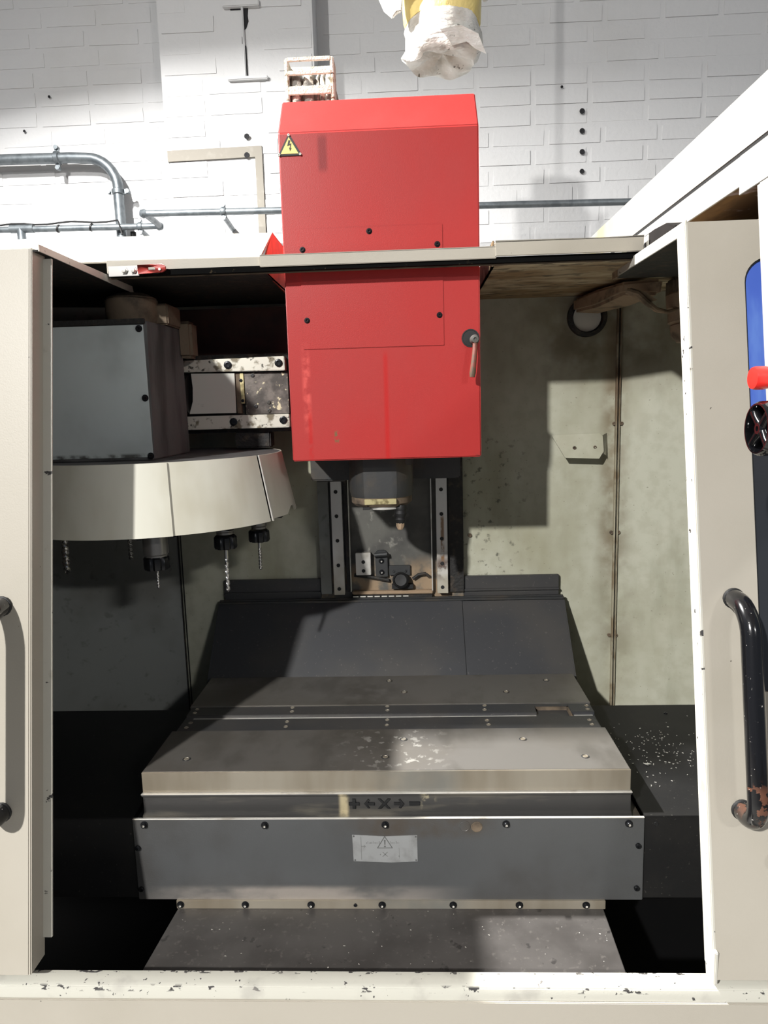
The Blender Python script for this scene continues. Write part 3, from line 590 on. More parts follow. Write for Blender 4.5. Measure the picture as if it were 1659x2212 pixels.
# swarf
mb = MB(); rs2 = random.Random(3)
for k in range(150):
    x = .47+rs2.gauss(0, .055); y = 1.32+rs2.gauss(0, .06)
    if not (.375 < x < .70 and 1.12 < y < 1.50): continue
    a = rs2.uniform(0, pi); l = rs2.uniform(.0006, .0018); d = Vector((cos(a), sin(a), 0))*l; e = Vector((-sin(a), cos(a), 0))*l*.4
    c = Vector((x, y, .8289)); mb.hexa([c-d-e, c+d-e, c+d+e, c-d+e]+[q+Vector((0, 0, .0008)) for q in (c-d-e, c+d-e, c+d+e, c-d+e)])
for a in range(7):
    c = Vector((.425+.004*rs2.uniform(-1, 1), 1.262+.003*rs2.uniform(-1, 1), .8288)); d = Vector((rs2.uniform(-1, 1), rs2.uniform(-1, 1), .3))*.006; e = Vector((d.y, -d.x, 0))*.35
    mb.hexa([c-d-e, c+d-e, c+d+e, c-d+e]+[q+Vector((0, 0, .001)) for q in (c-d-e, c+d-e, c+d+e, c-d+e)])
sw = link('swarf', mb.mesh('swarf'), M['swarf']); sw['kind'] = 'stuff'; sw['label'] = 'small bright metal chips scattered on the right black cover'; sw['category'] = 'swarf'

# ------------------------------------------------------------------ red spindle head
hd = thing('spindle_head', 'tall red spindle head hanging over the work table', 'spindle head', (-.05, 1.5, 1.30))
HX0, HX1, HY, HZ0, HZ1 = -.229, .1295, 1.35, 1.4035, 1.992
cov = part('head_cover', MB().prism([(HY, HZ0), (HY, HZ1), (1.415, 2.070), (1.66, 2.070), (1.66, HZ0)], 'x', HX0, HX1), 'red', hd, .0022, 3, label='red box cover with a bevelled top edge')
ap = part('access_panel', MB().box(-.199, .063, HY-.002, HY+.001, 1.6115, 1.826), 'red', hd, .0008, label='thin red access panel screwed to the front')
screws(ap, [(-.07, HY-.002, 1.818), (-.193, HY-.002, 1.79), (.053, HY-.002, 1.791), (-.19, HY-.002, 1.664), (.055, HY-.002, 1.666)], 'washer', .0036, .004, 'blackmetal')
# triangular electricity sign
sg = part('hazard_sign', MB().prism([(-.209, 1.9905), (-.2325+.002, 1.9525), (-.1865, 1.9525)], 'y', HY-.003, HY+.001), 'sign_black', hd, .001, label='triangular yellow electricity warning sign')
part('sign_face', MB().prism([(-.209, 1.9835), (-.2245, 1.9555), (-.1925, 1.9555)], 'y', HY-.0038, HY-.002), 'sign_yellow', sg)
bolt = [(-.2095, 1.9785), (-.2062, 1.9775), (-.2082, 1.9715), (-.2046, 1.9730), (-.2062, 1.9645), (-.2045, 1.9650), (-.2075, 1.9595), (-.2092, 1.9660), (-.2075, 1.9655), (-.2070, 1.9700), (-.2122, 1.9685)]
part('lightning_bolt', MB().prism(bolt, 'y', HY-.0044, HY-.0036), 'sign_black', sg)
screws(sg, [(-.209, HY-.003, 1.9870), (-.2275, HY-.003, 1.9545), (-.1895, HY-.003, 1.9545)], 'socket', .0022, .0016, 'grey_plate', name='rivet')
# clamping lever in its round cut-out
part('lever_recess', MB().lathe([(.0165, -.0004), (.0165, .0012), (.0145, .0012), (.014, .0003), (.0005, .0002)], (.1115, HY, 1.623), (0, -1, 0), 24), 'rubber', hd)
lv = part('lever', MB().tube([(.118, HY-.020, 1.616), (.1172, HY-.024, 1.600), (.115, HY-.026, 1.580), (.1125, HY-.026, 1.558), (.1118, HY-.026, 1.551)], [.0042, .0046, .0050, .0058, .0046], 12), 'lever', hd, label='worn red clamping lever')
part('lever_hub', MB().lathe([(.0085, 0), (.0085, .020), (.0065, .026), (.003, .027), (.0028, .024), (.0003, .024)], (.1175, HY, 1.619), (0, -1, 0), 16), 'column', lv)
# spindle nose
nose = MB()
ang = [i/72*2*pi for i in range(72)]
def nr(r, z, flat):
    out = []
    for a in ang:
        x, y = r*cos(a), r*sin(a)
        out.append((-.066+x, 1.462+max(y, -flat), z))
    return out
nose.loft([nr(.066, 1.405, .0575), nr(.066, 1.333, .0575), nr(.0635, 1.3215, .0570)])
part('spindle_housing', nose, 'cast', hd, smooth=18, label='dark round spindle housing with a flat front')
part('spindle_ring', MB().loft([nr(.0625, 1.3215, .0600), nr(.0625, 1.309, .0600), nr(.056, 1.303, .054)]), 'tan_dark', hd, label='dusty ring at the spindle end')
part('ring_key', MB().box(-.098, -.0345, 1.4005, 1.410, 1.3095, 1.3205), 'brass', hd, .0006, label='dull brass plate on the ring')
part('spindle_face', MB().lathe([(.042, 0), (.042, .006), (.030, .0085), (.026, .003), (.001, .002)], (-.062, 1.452, 1.3035), (0, 0, -1), 28), 'bright', hd)
part('ring_clip', MB().box(-.102, -.088, 1.405, 1.415, 1.2985, 1.304), 'rubber', hd)
nz = part('coolant_nozzle', MB().lathe([(.010, 0), (.012, .006), (.010, .012), (.0125, .018), (.0095, .026), (.0115, .030), (.008, .038)], (-.026, 1.425, 1.305), (-.05, -.08, -1), 14), 'rubber', hd)
part('nozzle_tip', MB().lathe([(.0085, 0), (.0085, .006), (.005, .013), (.0025, .014)], (-.0279, 1.422, 1.268), (-.05, -.08, -1), 8), 'tan', nz)
part('head_casting', MB().box(-.225, .103, 1.55, 1.672, 1.345, 1.403).box(-.120, .0, 1.42, 1.56, 1.385, 1.403), 'cast', hd, .003, label='dark casting under the red cover')
part('rail_carriage', MB().box(-.228, -.160, 1.660, 1.684, 1.346, 1.42), 'cast', hd, .003); part('rail_carriage', MB().box(.030, .102, 1.660, 1.684, 1.333, 1.42), 'cast', hd, .003)
part('rail_wiper', MB().box(-.230, -.157, 1.658, 1.684, 1.331, 1.3455), 'column', hd, .003, label='grey wiper block over the left rail')
link('screw', screw_mesh('socket', .004, .004), None, hd, (HX1, 1.40, 1.535), (0, pi/2, 0))

# energy chain standing behind the head
ch = thing('energy_chain', 'dust covered cable chain sticking up behind the red head', 'cable chain', (-.2, 1.64, 2.0))
for z0, z1 in ((2.071, 2.088), (2.086, 2.156), (2.154, 2.205), (2.203, 2.238)):
    for x0 in (-.254, -.157):
        part('chain_link', MB().box(x0, x0+.008, 1.618, 1.668, z0+.0012, z1), 'dusty', ch, .002)
for z0, z1 in ((2.165, 2.182), (2.204, 2.213), (2.231, 2.239), (2.10, 2.118)):
    part('crossbar', MB().box(-.248, -.155, 1.6175, 1.623, z0, z1), 'dusty', ch, .0012); part('crossbar', MB().box(-.248, -.155, 1.662, 1.668, z0, z1), 'dusty', ch, .0012)
for x, r in ((-.2335, .0115), (-.2065, .0115), (-.187, .0035), (-.1765, .005), (-.164, .0065)):
    part('cable', MB().tube([(x, 1.640, 2.072), (x, 1.640, 2.18), (x, 1.644, 2.206), (x, 1.662, 2.219), (x, 1.68, 2.216)], r, 10), 'cable', ch)
part('chain_return', MB().box(-.252, -.150, 1.668, 1.74, 2.14, 2.20), 'tan_dark', ch, .006)

# ------------------------------------------------------------------ tool carousel
ca = thing('tool_carousel', 'umbrella style tool carousel with pale curved cover on the left', 'tool carousel', (-.535, 1.46, 1.28))
CX, CY, RB, RT, ZB, ZT = -.535, 1.46, .285, .259, 1.290, 1.4165
def panel(a0, a1, dr, steps, flat=False, z0=ZB, notch=False, dz0=0., dz1=0.):
    outer = []; mb = MB(); th = .003
    rings = []
    for k in range(steps+1):
        a = RD(a0+(a1-a0)*k/steps); zb = z0+dz0+(dz1-dz0)*k/steps
        if notch and k in (4, 5): zb += .014
        ca_, sa_ = cos(a), sin(a)
        rings.append([(CX+(RB+dr)*ca_, CY+(RB+dr)*sa_, zb), (CX+(RT+dr)*ca_, CY+(RT+dr)*sa_, ZT),
                      (CX+(RT+dr-th)*ca_, CY+(RT+dr-th)*sa_, ZT), (CX+(RB+dr-th)*ca_, CY+(RB+dr-th)*sa_, zb)])
    return mb.loft(rings)
part('cover_panel', panel(-165, -66, .004, 16), 'drum', ca, label='left curved cover panel, overlapping its neighbour')
part('cover_panel', panel(-69, -24.5, .0, 10), 'drum', ca, label='middle curved cover panel')
part('cover_panel', panel(-23, 60, .001, 20, notch=True, z0=ZB+.004), 'drum', ca, label='right curved cover panel with a notch')
e0, e1 = RD(-23.4), RD(-22.6)
part('panel_edge', panel(-23.6, -22.9, .003, 1), 'bright', ca, label='bright folded panel edge')
part('top_disc', MB().lathe([(RT-.001, 0), (RT-.001, .003)], (CX, CY, ZT-.004), (0, 0, 1), 64), 'box_side', ca, label='dusty grey top of the drum')
part('tool_disc', MB().lathe([(.235, 0), (.235, .03)], (CX, CY, 1.33), (0, 0, 1), 48), 'cast', ca)
gp = MB()
for a in range(10):
    th = RD(-72+36*a); c = Vector((CX+.236*cos(th), CY+.236*sin(th), 0))
    s_ = Vector((-sin(th), cos(th), 0)); r_ = Vector((cos(th), sin(th), 0))
    if a in (9,): continue
    for sg_ in (-1, 1):
        p = c+s_*.028*sg_; pts = [p-s_*.006-r_*.02, p+s_*.006-r_*.02, p+s_*.006+r_*.03, p-s_*.006+r_*.03]
        o = MB(); o.hexa([(q.x, q.y, 1.283) for q in pts]+[(q.x, q.y, 1.33) for q in pts])
        part('gripper_finger', o, 'rubber', ca, .002)
# box housing above the drum
part('housing', MB().hexa([(-.80, 1.302, ZT), (-.480, 1.302, ZT), (-.480, 1.52, ZT), (-.80, 1.52, ZT), (-.80, 1.302, 1.673), (-.476, 1.302, 1.668), (-.482, 1.52, 1.676), (-.80, 1.52, 1.676)]), 'box_side', ca, .002, label='box housing with a dusty dark side')
fp = part('housing_front', MB().hexa([(-.80, 1.2995, ZT+.005), (-.4805, 1.2995, ZT+.005), (-.4805, 1.302, ZT+.005), (-.80, 1.302, ZT+.005), (-.80, 1.2995, 1.661), (-.4815, 1.2995, 1.661), (-.4815, 1.302, 1.661), (-.80, 1.302, 1.661)]), 'box_grey', ca, .0006, label='blue grey front lid of the housing')
screws(fp, [(-.489, 1.2995, 1.654), (-.487, 1.2995, 1.530), (-.4845, 1.2995, 1.424)], 'washer', .0042, .005, 'blackmetal')
part('top_lip', MB().box(-.80, -.478, 1.298, 1.304, 1.662, 1.672), 'soot_and_shade', ca, .001)
part('motor', MB().lathe([(.0, 0), (.045, .0), (.05, .01), (.05, .05), (.03, .06), (.001, .06)], (-.545, 1.42, 1.674), (0, 0, 1), 24).box(-.515, -.475, 1.42, 1.50, 1.674, 1.715), 'tan_dark', ca, .003)
part('lug', MB().box(-.486, -.455, 1.50, 1.545, 1.615, 1.690), 'tan_dark', ca, .006, label='tan dusted block behind the housing')
# slide the carousel rides on
sl = thing('carousel_slide', 'slide between carousel and red head with two grimy steel rails', 'slide', (-.38, 1.56, 1.46))
part('rail', MB().hexa([(-.52, 1.55, 1.5885), (-.2715, 1.55, 1.586), (-.2715, 1.575, 1.586), (-.52, 1.575, 1.5885), (-.52, 1.55, 1.6125), (-.2715, 1.55, 1.6165), (-.2715, 1.575, 1.6165), (-.52, 1.575, 1.6125)]), 'worn_rail', sl, .0012, label='upper slide rail')
screws(sl, [(-.5025, 1.55, 1.601), (-.3945, 1.55, 1.601), (-.284, 1.55, 1.602)], 'socket', .0085, .003)
part('rail', MB().box(-.52, -.2665, 1.55, 1.575, 1.464, 1.493), 'worn_rail', sl, .0012, label='lower slide rail')
screws(sl, [(-.4985, 1.55, 1.478), (-.389, 1.55, 1.479), (-.2795, 1.55, 1.480)], 'socket', .0085, .003)
part('back_plate', MB().box(-.55, -.262, 1.575, 1.60, 1.455, 1.625), 'soot_and_shade', sl)
part('shield', MB().prism([(-.479, 1.5855), (-.3835, 1.5835), (-.3845, 1.498), (-.488, 1.4985), (-.479, 1.525), (-.477, 1.555)], 'y', 1.558, 1.562), 'grey_plate', sl, label='pale grey shield plate')
part('spacer', MB().box(-.3825, -.373, 1.562, 1.575, 1.497, 1.584), 'tan_dark', sl); sp = part('strip', MB().box(-.3725, -.3645, 1.560, 1.575, 1.518, 1.584), 'brass', sl, .0006, label='pale brass strip with two screws')
screws(sp, [(-.3705, 1.560, 1.568), (-.3685, 1.560, 1.524)], 'socket', .0035, .002)
mp = part('mounting_plate', MB().box(-.3635, -.268, 1.563, 1.575, 1.494, 1.584), 'mottled', sl, .0008, label='corroded mottled mounting plate')
screws(mp, [(-.345, 1.563, 1.578), (-.341, 1.563, 1.511), (-.312, 1.563, 1.519), (-.312, 1.563, 1.501)], 'socket', .0042, .002, 'cast')
part('cylinder', MB().cyl((-.60, 1.565, 1.54), (-.487, 1.565, 1.54), .042, n=24), 'rubber', sl, label='black cylinder behind the housing')
part('slide_foot', MB().box(-.395, -.315, 1.575, 1.62, 1.42, 1.455), 'soot_and_shade', sl, .003)
part('support_arm', MB().box(-.28, -.2355, 1.60, 1.71, 1.46, 1.62), 'cast', sl)
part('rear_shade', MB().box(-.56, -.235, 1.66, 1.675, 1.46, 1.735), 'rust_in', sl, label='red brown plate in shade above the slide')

# ------------------------------------------------------------------ tools in the carousel
def drill_mb(r, l, pitch, origin):
    mb = MB(); n = 10; steps = max(10, int(l/pitch*10)); rings = []; o = Vector(origin)
    for k in range(steps+1):
        t_ = k/steps; z = -l*t_; tw = 2*pi*l*t_/pitch
        sc = 1 if t_ < .94 else max(.15, (1-t_)/.06)
        ring = []
        for i in range(n):
            a = 2*pi*i/n; rr = r*sc*(.52+.48*abs(cos(a))**.8)
            ring.append(o+Vector((rr*cos(a+tw), rr*sin(a+tw), z)))
        rings.append(ring)
    return mb.loft(rings)
def nut_mb(r, h, o, slots=8):
    mb = MB(); n = slots*4; rings = []
    def ring(z, s, sl=True):
        return [Vector(o)+Vector((s*r*(.86 if (sl and i % 4 == 0) else 1)*cos(2*pi*i/n), s*r*(.86 if (sl and i % 4 == 0) else 1)*sin(2*pi*i/n), z)) for i in range(n)]
    return mb.loft([ring(0, .86, False), ring(-.003, .98), ring(-h*.85, 1), ring(-h, .93), ring(-h, .4, False), ring(-h+.004, .3, False)])
def tool(label, x, y, ztop, holder, nut, bit, group=None):
    t = thing('drill_tool', label, 'drill', (x, y, ztop), group)
    if holder:
        r, z1 = holder
        part('holder', MB().lathe([(r, 0), (r, ztop-z1-.006), (r*.9, ztop-z1-.004), (r*.9, ztop-z1)], (x, y, ztop), (0, 0, -1), 24), 'holder', t)
    if nut:
        r, z0, z1 = nut; part('collet_nut', nut_mb(r, z0-z1, (x, y, z0)), 'blackmetal', t)
    r, z0, z1, p = bit
    zz = z0
    if holder and len(bit) > 3 and p > 0:
        sh = (z0-z1)*.25
        part('shank', MB().cyl((x, y, z0+.01), (x, y, z0-sh), r*.92, n=10), 'drill', t); zz = z0-sh
    part('drill_bit', drill_mb(r, zz-z1, abs(p), (x, y, zz)), 'drill', t)
    return t
def polar(a, r=.21): return CX+r*cos(RD(a)), CY+r*sin(RD(a))
x, y = polar(-73); tool('tool holder with long grey collar and thin drill at the carousel front', x, y, 1.300, (.0225, 1.242), (.0235, 1.243, 1.219), (.0030, 1.221, 1.181, .012))
x, y = polar(-36); tool('longest bright drill in a black collet nut under the middle panel', x, y, 1.300, (.018, 1.268), (.0222, 1.265, 1.240), (.0042, 1.242, 1.153, .024))
x, y = polar(-2); tool('short drill with a plain upper shank at the right end of the carousel', x, y, 1.300, (.017, 1.258), (.0220, 1.255, 1.231), (.0038, 1.233, 1.169, .014))
x, y = polar(180); tool('fat dark twist drill deep at the back left of the carousel', x, y, 1.300, (.020, 1.262), None, (.0085, 1.264, 1.166, -.045))
x, y = polar(130); tool('small drill hanging in shadow at the back of the carousel', x, y, 1.300, (.018, 1.214), None, (.0060, 1.216, 1.160, -.02))
x, y = polar(-108)
t = thing('tool_holder', 'empty grey tool holder end just showing under the left cover panel', 'tool holder', (x, y, 1.3))
part('holder', MB().lathe([(.022, 0), (.022, .014), (.018, .017), (.002, .017)], (x, y, 1.3), (0, 0, -1), 20), 'grey_plate', t)

# ------------------------------------------------------------------ sliding doors (leaning front)
def YF(z): return .872+.190*(z-.71)          # front face of the leaning doors
def leanbox(mb, x0, x1, z0, z1, d0, d1):
    return mb.hexa([(x0, YF(z0)+d0, z0), (x1, YF(z0)+d0, z0), (x1, YF(z0)+d1, z0), (x0, YF(z0)+d1, z0),
                    (x0, YF(z1)+d0, z1), (x1, YF(z1)+d0, z1), (x1, YF(z1)+d1, z1), (x0, YF(z1)+d1, z1)])
LEAN = math.atan(.190)
DZ0, DZ1 = .722, 1.752
def pull_handle(t, x, z0, z1):
    o = .052; pts = []; R_ = .036; n = 8
    def P(d, z): return (x, YF(z)-d, z)
    pts.append(P(-.004, z1)); pts.append(P(.014, z1))
    for k in range(1, n+1):
        a = k/n*pi/2; pts.append(P(.014+R_*sin(a), z1-R_*(1-cos(a))))
    for k in range(n+1):
        a = k/n*pi/2; pts.append(P(.014+R_*cos(a), z0+R_*(1-sin(a))))
    pts += [P(.014, z0), P(-.004, z0)]
    h = part('handle', MB().tube(pts, .0132, 18), 'handle', t, label='glossy black bar handle')
    for z in (z0, z1):
        part('mounting', MB().lathe([(.0145, 0), (.0145, .003), (.0132, .004)], P(0, z), (0, -1, 0), 18), 'rubber', h)
# left door
ld = thing('sliding_door', 'cream sliding machine door at the left, seen at its bare right edge', 'machine door', (-.9, YF(.72), .72))
part('door_skin', leanbox(MB(), -1.30, -.5555, DZ0, 1.748, 0, .004), 'cream', ld, .002, 3, label='cream front skin')
part('door_return', leanbox(MB(), -.559, -.5535, DZ0, 1.748, .001, .040), 'cream', ld, .0015, label='folded edge of the left door')
part('door_lip', leanbox(MB(), -.5545, -.5405, .750, 1.738, .034, .038), 'cream_chip', ld, .0008, label='narrow pale lip down the door edge, chipped low down')
part('top_plate', MB().hexa([(-1.30, YF(1.74)+.004, 1.7425), (-.545, YF(1.74)+.004, 1.7425), (-.545, 1.470, 1.7385), (-1.30, 1.470, 1.7385), (-1.30, YF(1.74)+.004, 1.7450), (-.545, YF(1.74)+.004, 1.7450), (-.545, 1.470, 1.7410), (-1.30, 1.470, 1.7410)]), 'soot_and_shade', ld, label='dark top plate running back under the roof')
part('top_edge', MB().sheet([(-.545, YF(1.74)+.004, 1.7425), (-.545, 1.475, 1.7365), (-.545, 1.430, 1.7400), (-.545, 1.425, 1.7510), (-.545, YF(1.76), 1.7525)][::1], (.002, 0, 0)), 'cream_chip', ld, label='scuffed edge of the top plate')
pull_handle(ld, -.5955, .946, 1.233)
# right door
rd = thing('sliding_door', 'cream sliding machine door at the right with window and black handle', 'machine door', (.7, YF(.72), .72))
WX, WZ0, WZ1, WR = .471, 1.10, 1.695, .035
# skin with an opening for the window
sk = MB(); XR = 1.15
wpts = [(WX, WZ0+WR)]+[(WX, WZ1-WR)]+[(WX+WR*(1-cos(a)), WZ1-WR*(1-sin(a))) for a in [pi/2*k/8 for k in range(1, 9)]]
for (x0, x1, z0, z1) in ((.3935, WX, DZ0, 1.748), (WX, XR, DZ0, WZ0), (WX, XR, WZ1, 1.748)):
    leanbox(sk, x0, x1, z0, z1, 0, .004)
cor = [(WX, WZ1-WR)]+[(WX+WR*(1-cos(a)), WZ1-WR*(1-sin(a))) for a in [pi/2*k/8 for k in range(1, 9)]]+[(WX, WZ1)]
n0 = len(cor)
sk.add([(x, YF(z), z) for x, z in cor]+[(x, YF(z)+.004, z) for x, z in cor], [tuple(range(n0)), tuple(range(2*n0-1, n0-1, -1))]+[(i, i+n0, (i+1) % n0+n0, (i+1) % n0) for i in range(n0)])
part('door_skin', sk, 'cream', rd, 0, label='cream front skin')
part('door_return', leanbox(MB(), .3915, .3965, DZ0+.002, 1.748, -.0002, .032).hexa([(.3915, YF(DZ0)-.0002, DZ0-.008), (.3965, YF(DZ0), DZ0-.008), (.3965, YF(DZ0)+.020, DZ0-.008), (.3885, YF(DZ0)+.020, DZ0-.008),
     (.3915, YF(DZ0)-.0002, DZ0+.04), (.3965, YF(DZ0), DZ0+.04), (.3965, YF(.76)+.032, DZ0+.04), (.3915, YF(.76)+.032, DZ0+.04)]), 'cream_chip', rd, .0012, label='white chipped folded edge of the right door')
part('top_plate', MB().hexa([(.395, YF(1.74)+.004, 1.735), (1.15, YF(1.74)+.004, 1.735), (1.15, 1.43, 1.733), (.395, 1.43, 1.733), (.395, YF(1.74)+.004, 1.737), (1.15, YF(1.74)+.004, 1.737), (1.15, 1.43, 1.735), (.395, 1.43, 1.735)]), 'soot_and_shade', rd, label='oily black underside of the top plate')
part('top_edge', MB().sheet([(.392, YF(1.74)+.002, 1.732), (.392, YF(1.74), 1.7505), (.392, 1.40, 1.7500), (.392, 1.40, 1.7330)], (.0025, 0, 0)), 'cream_chip', rd, .0006, label='white edge of the top plate')
part('top_edge_end', MB().box(.391, .395, 1.40, 1.435, 1.731, 1.749), 'tan', rd, .0006, label='bare end of the top plate edge')
wp = part('window_pane', leanbox(MB(), WX-.004, XR, WZ0-.004, WZ1+.004, .0048, .008), 'glass_dark', rd, label='dark window pane')
part('reflection_sheet', leanbox(MB(), WX-.003, XR, 1.425, WZ1-.004, .0042, .0047), 'reflection_blue', wp, label='blue sheet standing in for the reflection on the upper pane')  # thin sheet that paints the blue reflection onto the glass
g = MB(); gi = [(x-.0, z) for x, z in wpts]
g.tube([(x, YF(z)+.003, z) for x, z in [(WX+.001, WZ0)]+[(WX+.001, WZ1-WR)]+[(WX+.001+WR*(1-cos(a)), WZ1-.001-WR*(1-sin(a))) for a in [pi/2*k/8 for k in range(1, 9)]]+[(XR, WZ1-.001)]], .0016, 6)
part('window_seal', g, 'rubber', rd, label='black seal round the window')
pull_handle(rd, .4375, .9450, 1.2270)
kb = MB().lathe([(.010, 0), (.010, .01), (.013, .012), (.013, .022), (.010, .025), (.001, .025)], (.4865, YF(.885), .885), (0, -1, 0), 18)
part('latch_knob', kb, 'gloss_black', rd, label='small black knob under the handle')
kb = MB().lathe([(.010, 0), (.010, .01), (.013, .012), (.013, .022), (.010, .025), (.001, .025)], (.493, YF(.815), .815), (0, -1, 0), 18)
part('latch_knob', kb, 'gloss_black', rd, label='lower small black knob')

# red latch on the left roof lip
la = thing('door_catch', 'small red door catch with two bolts hanging on the left roof lip', 'catch', (-.48, 1.30, 1.75))
part('catch_plate', MB().box(-.537, -.482, 1.3010, 1.3050, 1.7463, 1.7641), 'holder', la, .0006, label='bare metal plate with two bolts')
part('bolt', MB().lathe([(.0068, 0), (.0068, .002), (.0045, .0022), (.0045, .006), (.0005, .0066)], (-.508, 1.3010, 1.7557), (0, -1, 0), 6), 'bright', la)
part('bolt', MB().lathe([(.0068, 0), (.0068, .002), (.0045, .0022), (.0045, .006), (.0005, .0066)], (-.4915, 1.3010, 1.7557), (0, -1, 0), 6), 'bright', la)
rb = MB()
o_ = [(-0.4821, 1.7479), (-0.4381, 1.7494), (-0.4313, 1.7536), (-0.4313, 1.7599), (-0.4370, 1.7639), (-0.4821, 1.7636)]
i_ = [(-0.4632, 1.7536), (-0.4527, 1.7536), (-0.4501, 1.7552), (-0.4501, 1.7578), (-0.4527, 1.7594), (-0.4632, 1.7594)]
for k in range(6):
    j = (k+1) % 6; rb.prism([o_[k], o_[j], i_[j], i_[k]], 'y', 1.2955, 1.2990)
part('catch_arm', rb, 'red_dim', la, .0003, label='red slotted arm')
part('pin', MB().cyl((-.4417, 1.2960, 1.7547), (-.4417, 1.2930, 1.7547), .0022, n=10), 'bright', la)

# safety switch on top of the right door
ss = thing('safety_switch', 'brown grey switch box on top of the right door edge', 'switch', (.43, 1.25, 1.75))
part('case', MB().prism([(1.185, 1.737), (1.185, 1.770), (1.225, 1.784), (1.285, 1.788), (1.350, 1.788), (1.350, 1.737)], 'x', .418, .47), 'brown_switch', ss, .002)
part('key_plate', MB().box(.4165, .4185, 1.305, 1.335, 1.748, 1.785), 'grey_plate', ss, .0006, label='pale label plate with keyhole')
part('keyhole', MB().lathe([(.006, 0), (.0065, .001), (.004, .001), (.0005, .0004)], (.4165, 1.320, 1.768), (-1, 0, 0), 14), 'cast', ss)
part('button', MB().lathe([(.005, 0), (.004, .002), (.0005, .002)], (.418, 1.262, 1.757), (-1, 0, 0), 12), 'sign_yellow', ss)
part('end_bracket', MB().box(.405, .425, 1.352, 1.356, 1.742, 1.786).box(.405, .408, 1.356, 1.39, 1.742, 1.782), 'holder', ss, .0008, label='grey slotted end bracket')

# work lamp and hoses in the right top corner
wl = thing('work_lamp', 'tan dust coated ribbed lamp body hanging in the right top corner', 'lamp', (.545, 1.5, 1.72))
part('lamp_body', MB().lathe([(.024, 0), (.028, .004), (.028, .03), (.023, .033), (.026, .036), (.027, .058), (.021, .062), (.024, .065), (.022, .085), (.012, .098), (.001, .1)], (.545, 1.5, 1.712), (.05, -.1, -1), 20), 'tan', wl)
part('lamp_mount', MB().box(.525, .57, 1.48, 1.53, 1.705, 1.740), 'tan_dark', wl, .004)
hs = thing('cable', 'frayed tan cable drooping from the open duct end to the lamp', 'cable', (.45, 1.45, 1.70))
part('cable_run', MB().tube([(.425, 1.455, 1.713), (.445, 1.45, 1.705), (.462, 1.45, 1.690), (.485, 1.46, 1.676), (.51, 1.47, 1.672), (.535, 1.48, 1.678)], [.006, .007, .006, .005, .004, .004], 8), 'tan', hs)
part('torn_sleeve', MB().sheet([(.432, 1.452, 1.718), (.455, 1.45, 1.712), (.485, 1.455, 1.694), (.470, 1.455, 1.690), (.450, 1.452, 1.696)], (0, .003, 0)), 'tan', hs, label='torn pale sleeve')

# ------------------------------------------------------------------ control pendant and its arm
pn = thing('control_pendant', 'white control box edge at far right with red stop button and black handwheel', 'control panel', (.50, .75, 1.43))
PXf = .406
def yfar(z): return .850+.187*(z-1.535)
b = MB().hexa([(PXf, .45, 1.43), (.62, .45, 1.43), (.62, yfar(1.43), 1.43), (PXf, yfar(1.43), 1.43), (PXf, .45, 1.746), (.62, .45, 1.746), (.62, yfar(1.746), 1.746), (PXf, yfar(1.746), 1.746)])
part('box', b, 'white', pn, .003, 3)
es = part('stop_button', MB().lathe([(.0115, 0), (.0118, .012), (.0128, .016), (.0128, .026), (.0118, .029), (.006, .030), (.0005, .0297)], (PXf-.001, .812, 1.521), (-1, -.03, 0), 24), 'ebutton', pn, label='red mushroom stop button')
part('button_collar', MB().lathe([(.013, 0), (.013, .008), (.009, .012), (.009, .022)], (PXf, .812, 1.521), (-1, -.03, 0), 20), 'rubber', es)
# handwheel: knurled rim, hub and spokes
hx, hy, hz = PXf-.001, .787, 1.4665
def knurl(r, x):
    n = 88; return [(x, hy+r*(1 if i % 2 else .965)*cos(2*pi*i/n), hz+r*(1 if i % 2 else .965)*sin(2*pi*i/n)) for i in range(n)]
def circ(r, x, n=88): return [(x, hy+r*cos(2*pi*i/n), hz+r*sin(2*pi*i/n)) for i in range(n)]
wx = .034
rim = MB().loft([knurl(.0290, hx-.010), knurl(.0296, hx-.012), knurl(.0296, hx-.030), circ(.0272, hx-wx), circ(.0256, hx-wx), circ(.0248, hx-.030), circ(.0240, hx-.022), circ(.001, hx-.021)])
hw = part('handwheel', rim, 'gloss_black', pn, label='glossy black handwheel with knurled rim')
part('hub', MB().lathe([(.0085, .014), (.0085, .030), (.006, .033), (.003, .033), (.0025, .031), (.0005, .031)], (hx, hy, hz), (-1, 0, 0), 20), 'gloss_black', hw)
for k in range(4):
    a = pi/4+k*pi/2; d = Vector((0, cos(a), sin(a))); c0 = Vector((hx-.026, hy, hz))
    part('spoke', MB().tube([c0+d*.006, c0+d*.016+Vector((-.0015, 0, 0)), c0+d*.025], [.0068, .0055, .0072], 10), 'gloss_black', hw)
part('wheel_boss', MB().cyl((PXf, hy, hz), (hx-.012, hy, hz), .018, n=20), 'rubber', hw)

am = thing('pendant_arm', 'long white box beam running back above the right door', 'support arm', (.65, 1.7, 1.84))
part('side_upper', MB().box(.55, .80, .60, 2.9, 1.8985, 1.992), 'white', am, .002)
part('side_lower', MB().box(.550, .554, 1.264, 2.9, 1.845, 1.893).box(.550, .554, .60, 1.264, 1.832, 1.893), 'white', am, .0006, label='lower side plate with a stepped bottom edge')
part('seam', MB().box(.5515, .79, .60, 2.9, 1.8925, 1.899), 'rubber', am, label='black seam line along the beam')
part('underside', MB().box(.556, .80, .60, 2.9, 1.852, 1.858), 'wood', am, label='rusty brown underside')
part('under_rib', MB().box(.60, .80, .62, 1.3, 1.838, 1.852), 'wood', am, .002)
part('arm_clamp', MB().box(.52, .60, .60, .86, 1.80, 1.835), 'white', am, .002)

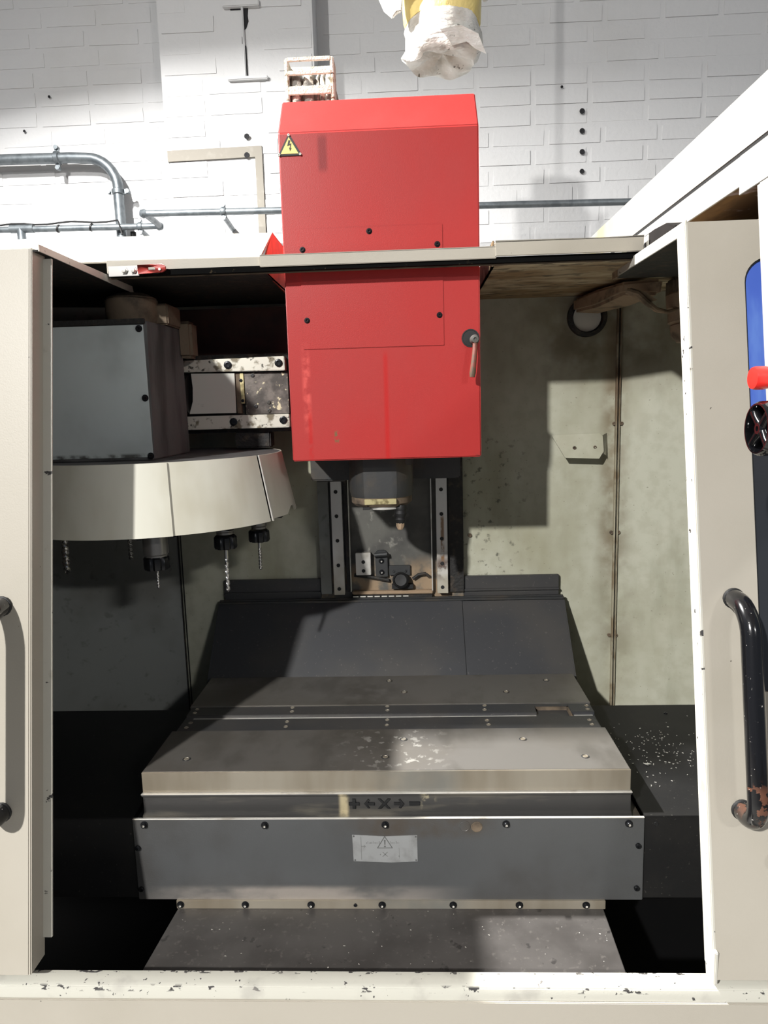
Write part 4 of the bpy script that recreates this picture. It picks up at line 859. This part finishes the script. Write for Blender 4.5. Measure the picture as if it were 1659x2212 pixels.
# ------------------------------------------------------------------ plastic wrapped duct hanging above
dx, dy = .102, 2.02
dz = thing('wrapped_duct', 'duct end wrapped in white plastic and yellow film hanging at the top', 'duct', (dx, dy, 2.37))
def ring(r, z, n=48, wob=.0, seed=0, tx=0, dzf=0):
    q = random.Random(seed); ph = [q.uniform(0, 6.28) for _ in range(5)]
    out = []
    for i in range(n):
        a = 2*pi*i/n; rr = r*(1+wob*sum(sin((3+2*j)*a+ph[j])/(1+j*.5) for j in range(5)))
        out.append((dx+tx+rr*cos(a), dy+rr*sin(a), z+dzf*cos(a-1.0)+wob*.12*sin(5*a+ph[1])))
    return out
bag = MB().loft([ring(.090, 2.54, wob=.01, seed=1), ring(.094, 2.50, wob=.02, seed=1), ring(.098, 2.47, wob=.02, seed=2), ring(.097, 2.445, wob=.03, seed=3), ring(.101, 2.425, wob=.035, seed=4, tx=-.003),
                 ring(.099, 2.402, wob=.04, seed=5, tx=-.002), ring(.086, 2.388, wob=.05, seed=6), ring(.066, 2.392, wob=.05, seed=7), ring(.030, 2.408, wob=.05, seed=8), ring(.002, 2.412)])
part('plastic_bag', bag, 'plastic', dz, smooth=60, label='crumpled white plastic bag over the end')
fl = MB()
fp_ = [(dx-.012, dy-.100, 2.425), (dx+.04, dy-.104, 2.430), (dx+.085, dy-.08, 2.42), (dx+.108, dy-.05, 2.385), (dx+.080, dy-.06, 2.393), (dx+.055, dy-.09, 2.398), (dx+.020, dy-.095, 2.388), (dx+.008, dy-.102, 2.402)]
fl.sheet(fp_, (0, .004, .002)); part('plastic_flap', fl, 'plastic', dz, label='torn hanging flap of the plastic bag')
part('yellow_film', MB().loft([ring(.097, 2.475, wob=.008, seed=1, dzf=-.004), ring(.1, 2.49, wob=.012, seed=2, dzf=-.006), ring(.102, 2.53, wob=.012, seed=2), ring(.104, 2.60, wob=.012, seed=3)]), 'tape', dz, smooth=60, label='yellow wrapping film')
ub = MB().loft([ring(.108, 2.515, wob=.05, seed=11, dzf=.012), ring(.128, 2.50, wob=.09, seed=12, dzf=.016), ring(.135, 2.53, wob=.10, seed=13), ring(.14, 2.60, wob=.08, seed=14), ring(.12, 2.72, wob=.05, seed=15)])
upper = MB(); upper2 = MB()
for (px, pz) in ((0, 0),):
    upper.sheet([(dx-.170, dy-.06, 2.54), (dx-.150, dy-.07, 2.49), (dx-.128, dy-.08, 2.466), (dx-.118, dy-.085, 2.476), (dx-.105, dy-.09, 2.475), (dx-.100, dy-.095, 2.51), (dx-.06, dy-.11, 2.524), (dx-.02, dy-.112, 2.545), (dx-.02, dy-.105, 2.66), (dx-.17, dy-.05, 2.66)], (0, .012, 0))
    upper2.sheet([(dx+.10, dy-.07, 2.60), (dx+.100, dy-.06, 2.505), (dx+.110, dy-.05, 2.51), (dx+.13, dy-.04, 2.54), (dx+.16, dy-.02, 2.60)], (0, .012, 0))
part('plastic_sheet', upper, 'plastic', dz, .003, label='loose white plastic sheet above the yellow film')
part('plastic_sheet', upper2, 'plastic', dz, .003, label='loose white plastic sheet hanging at the right')
part('duct_pipe', MB().cyl((dx, dy, 2.44), (dx, dy, 2.70), .085, n=32), 'galv', dz)
part('hanger', MB().cyl((dx, dy, 2.69), (dx, dy, 4.6), .006, n=8), 'galv', dz)
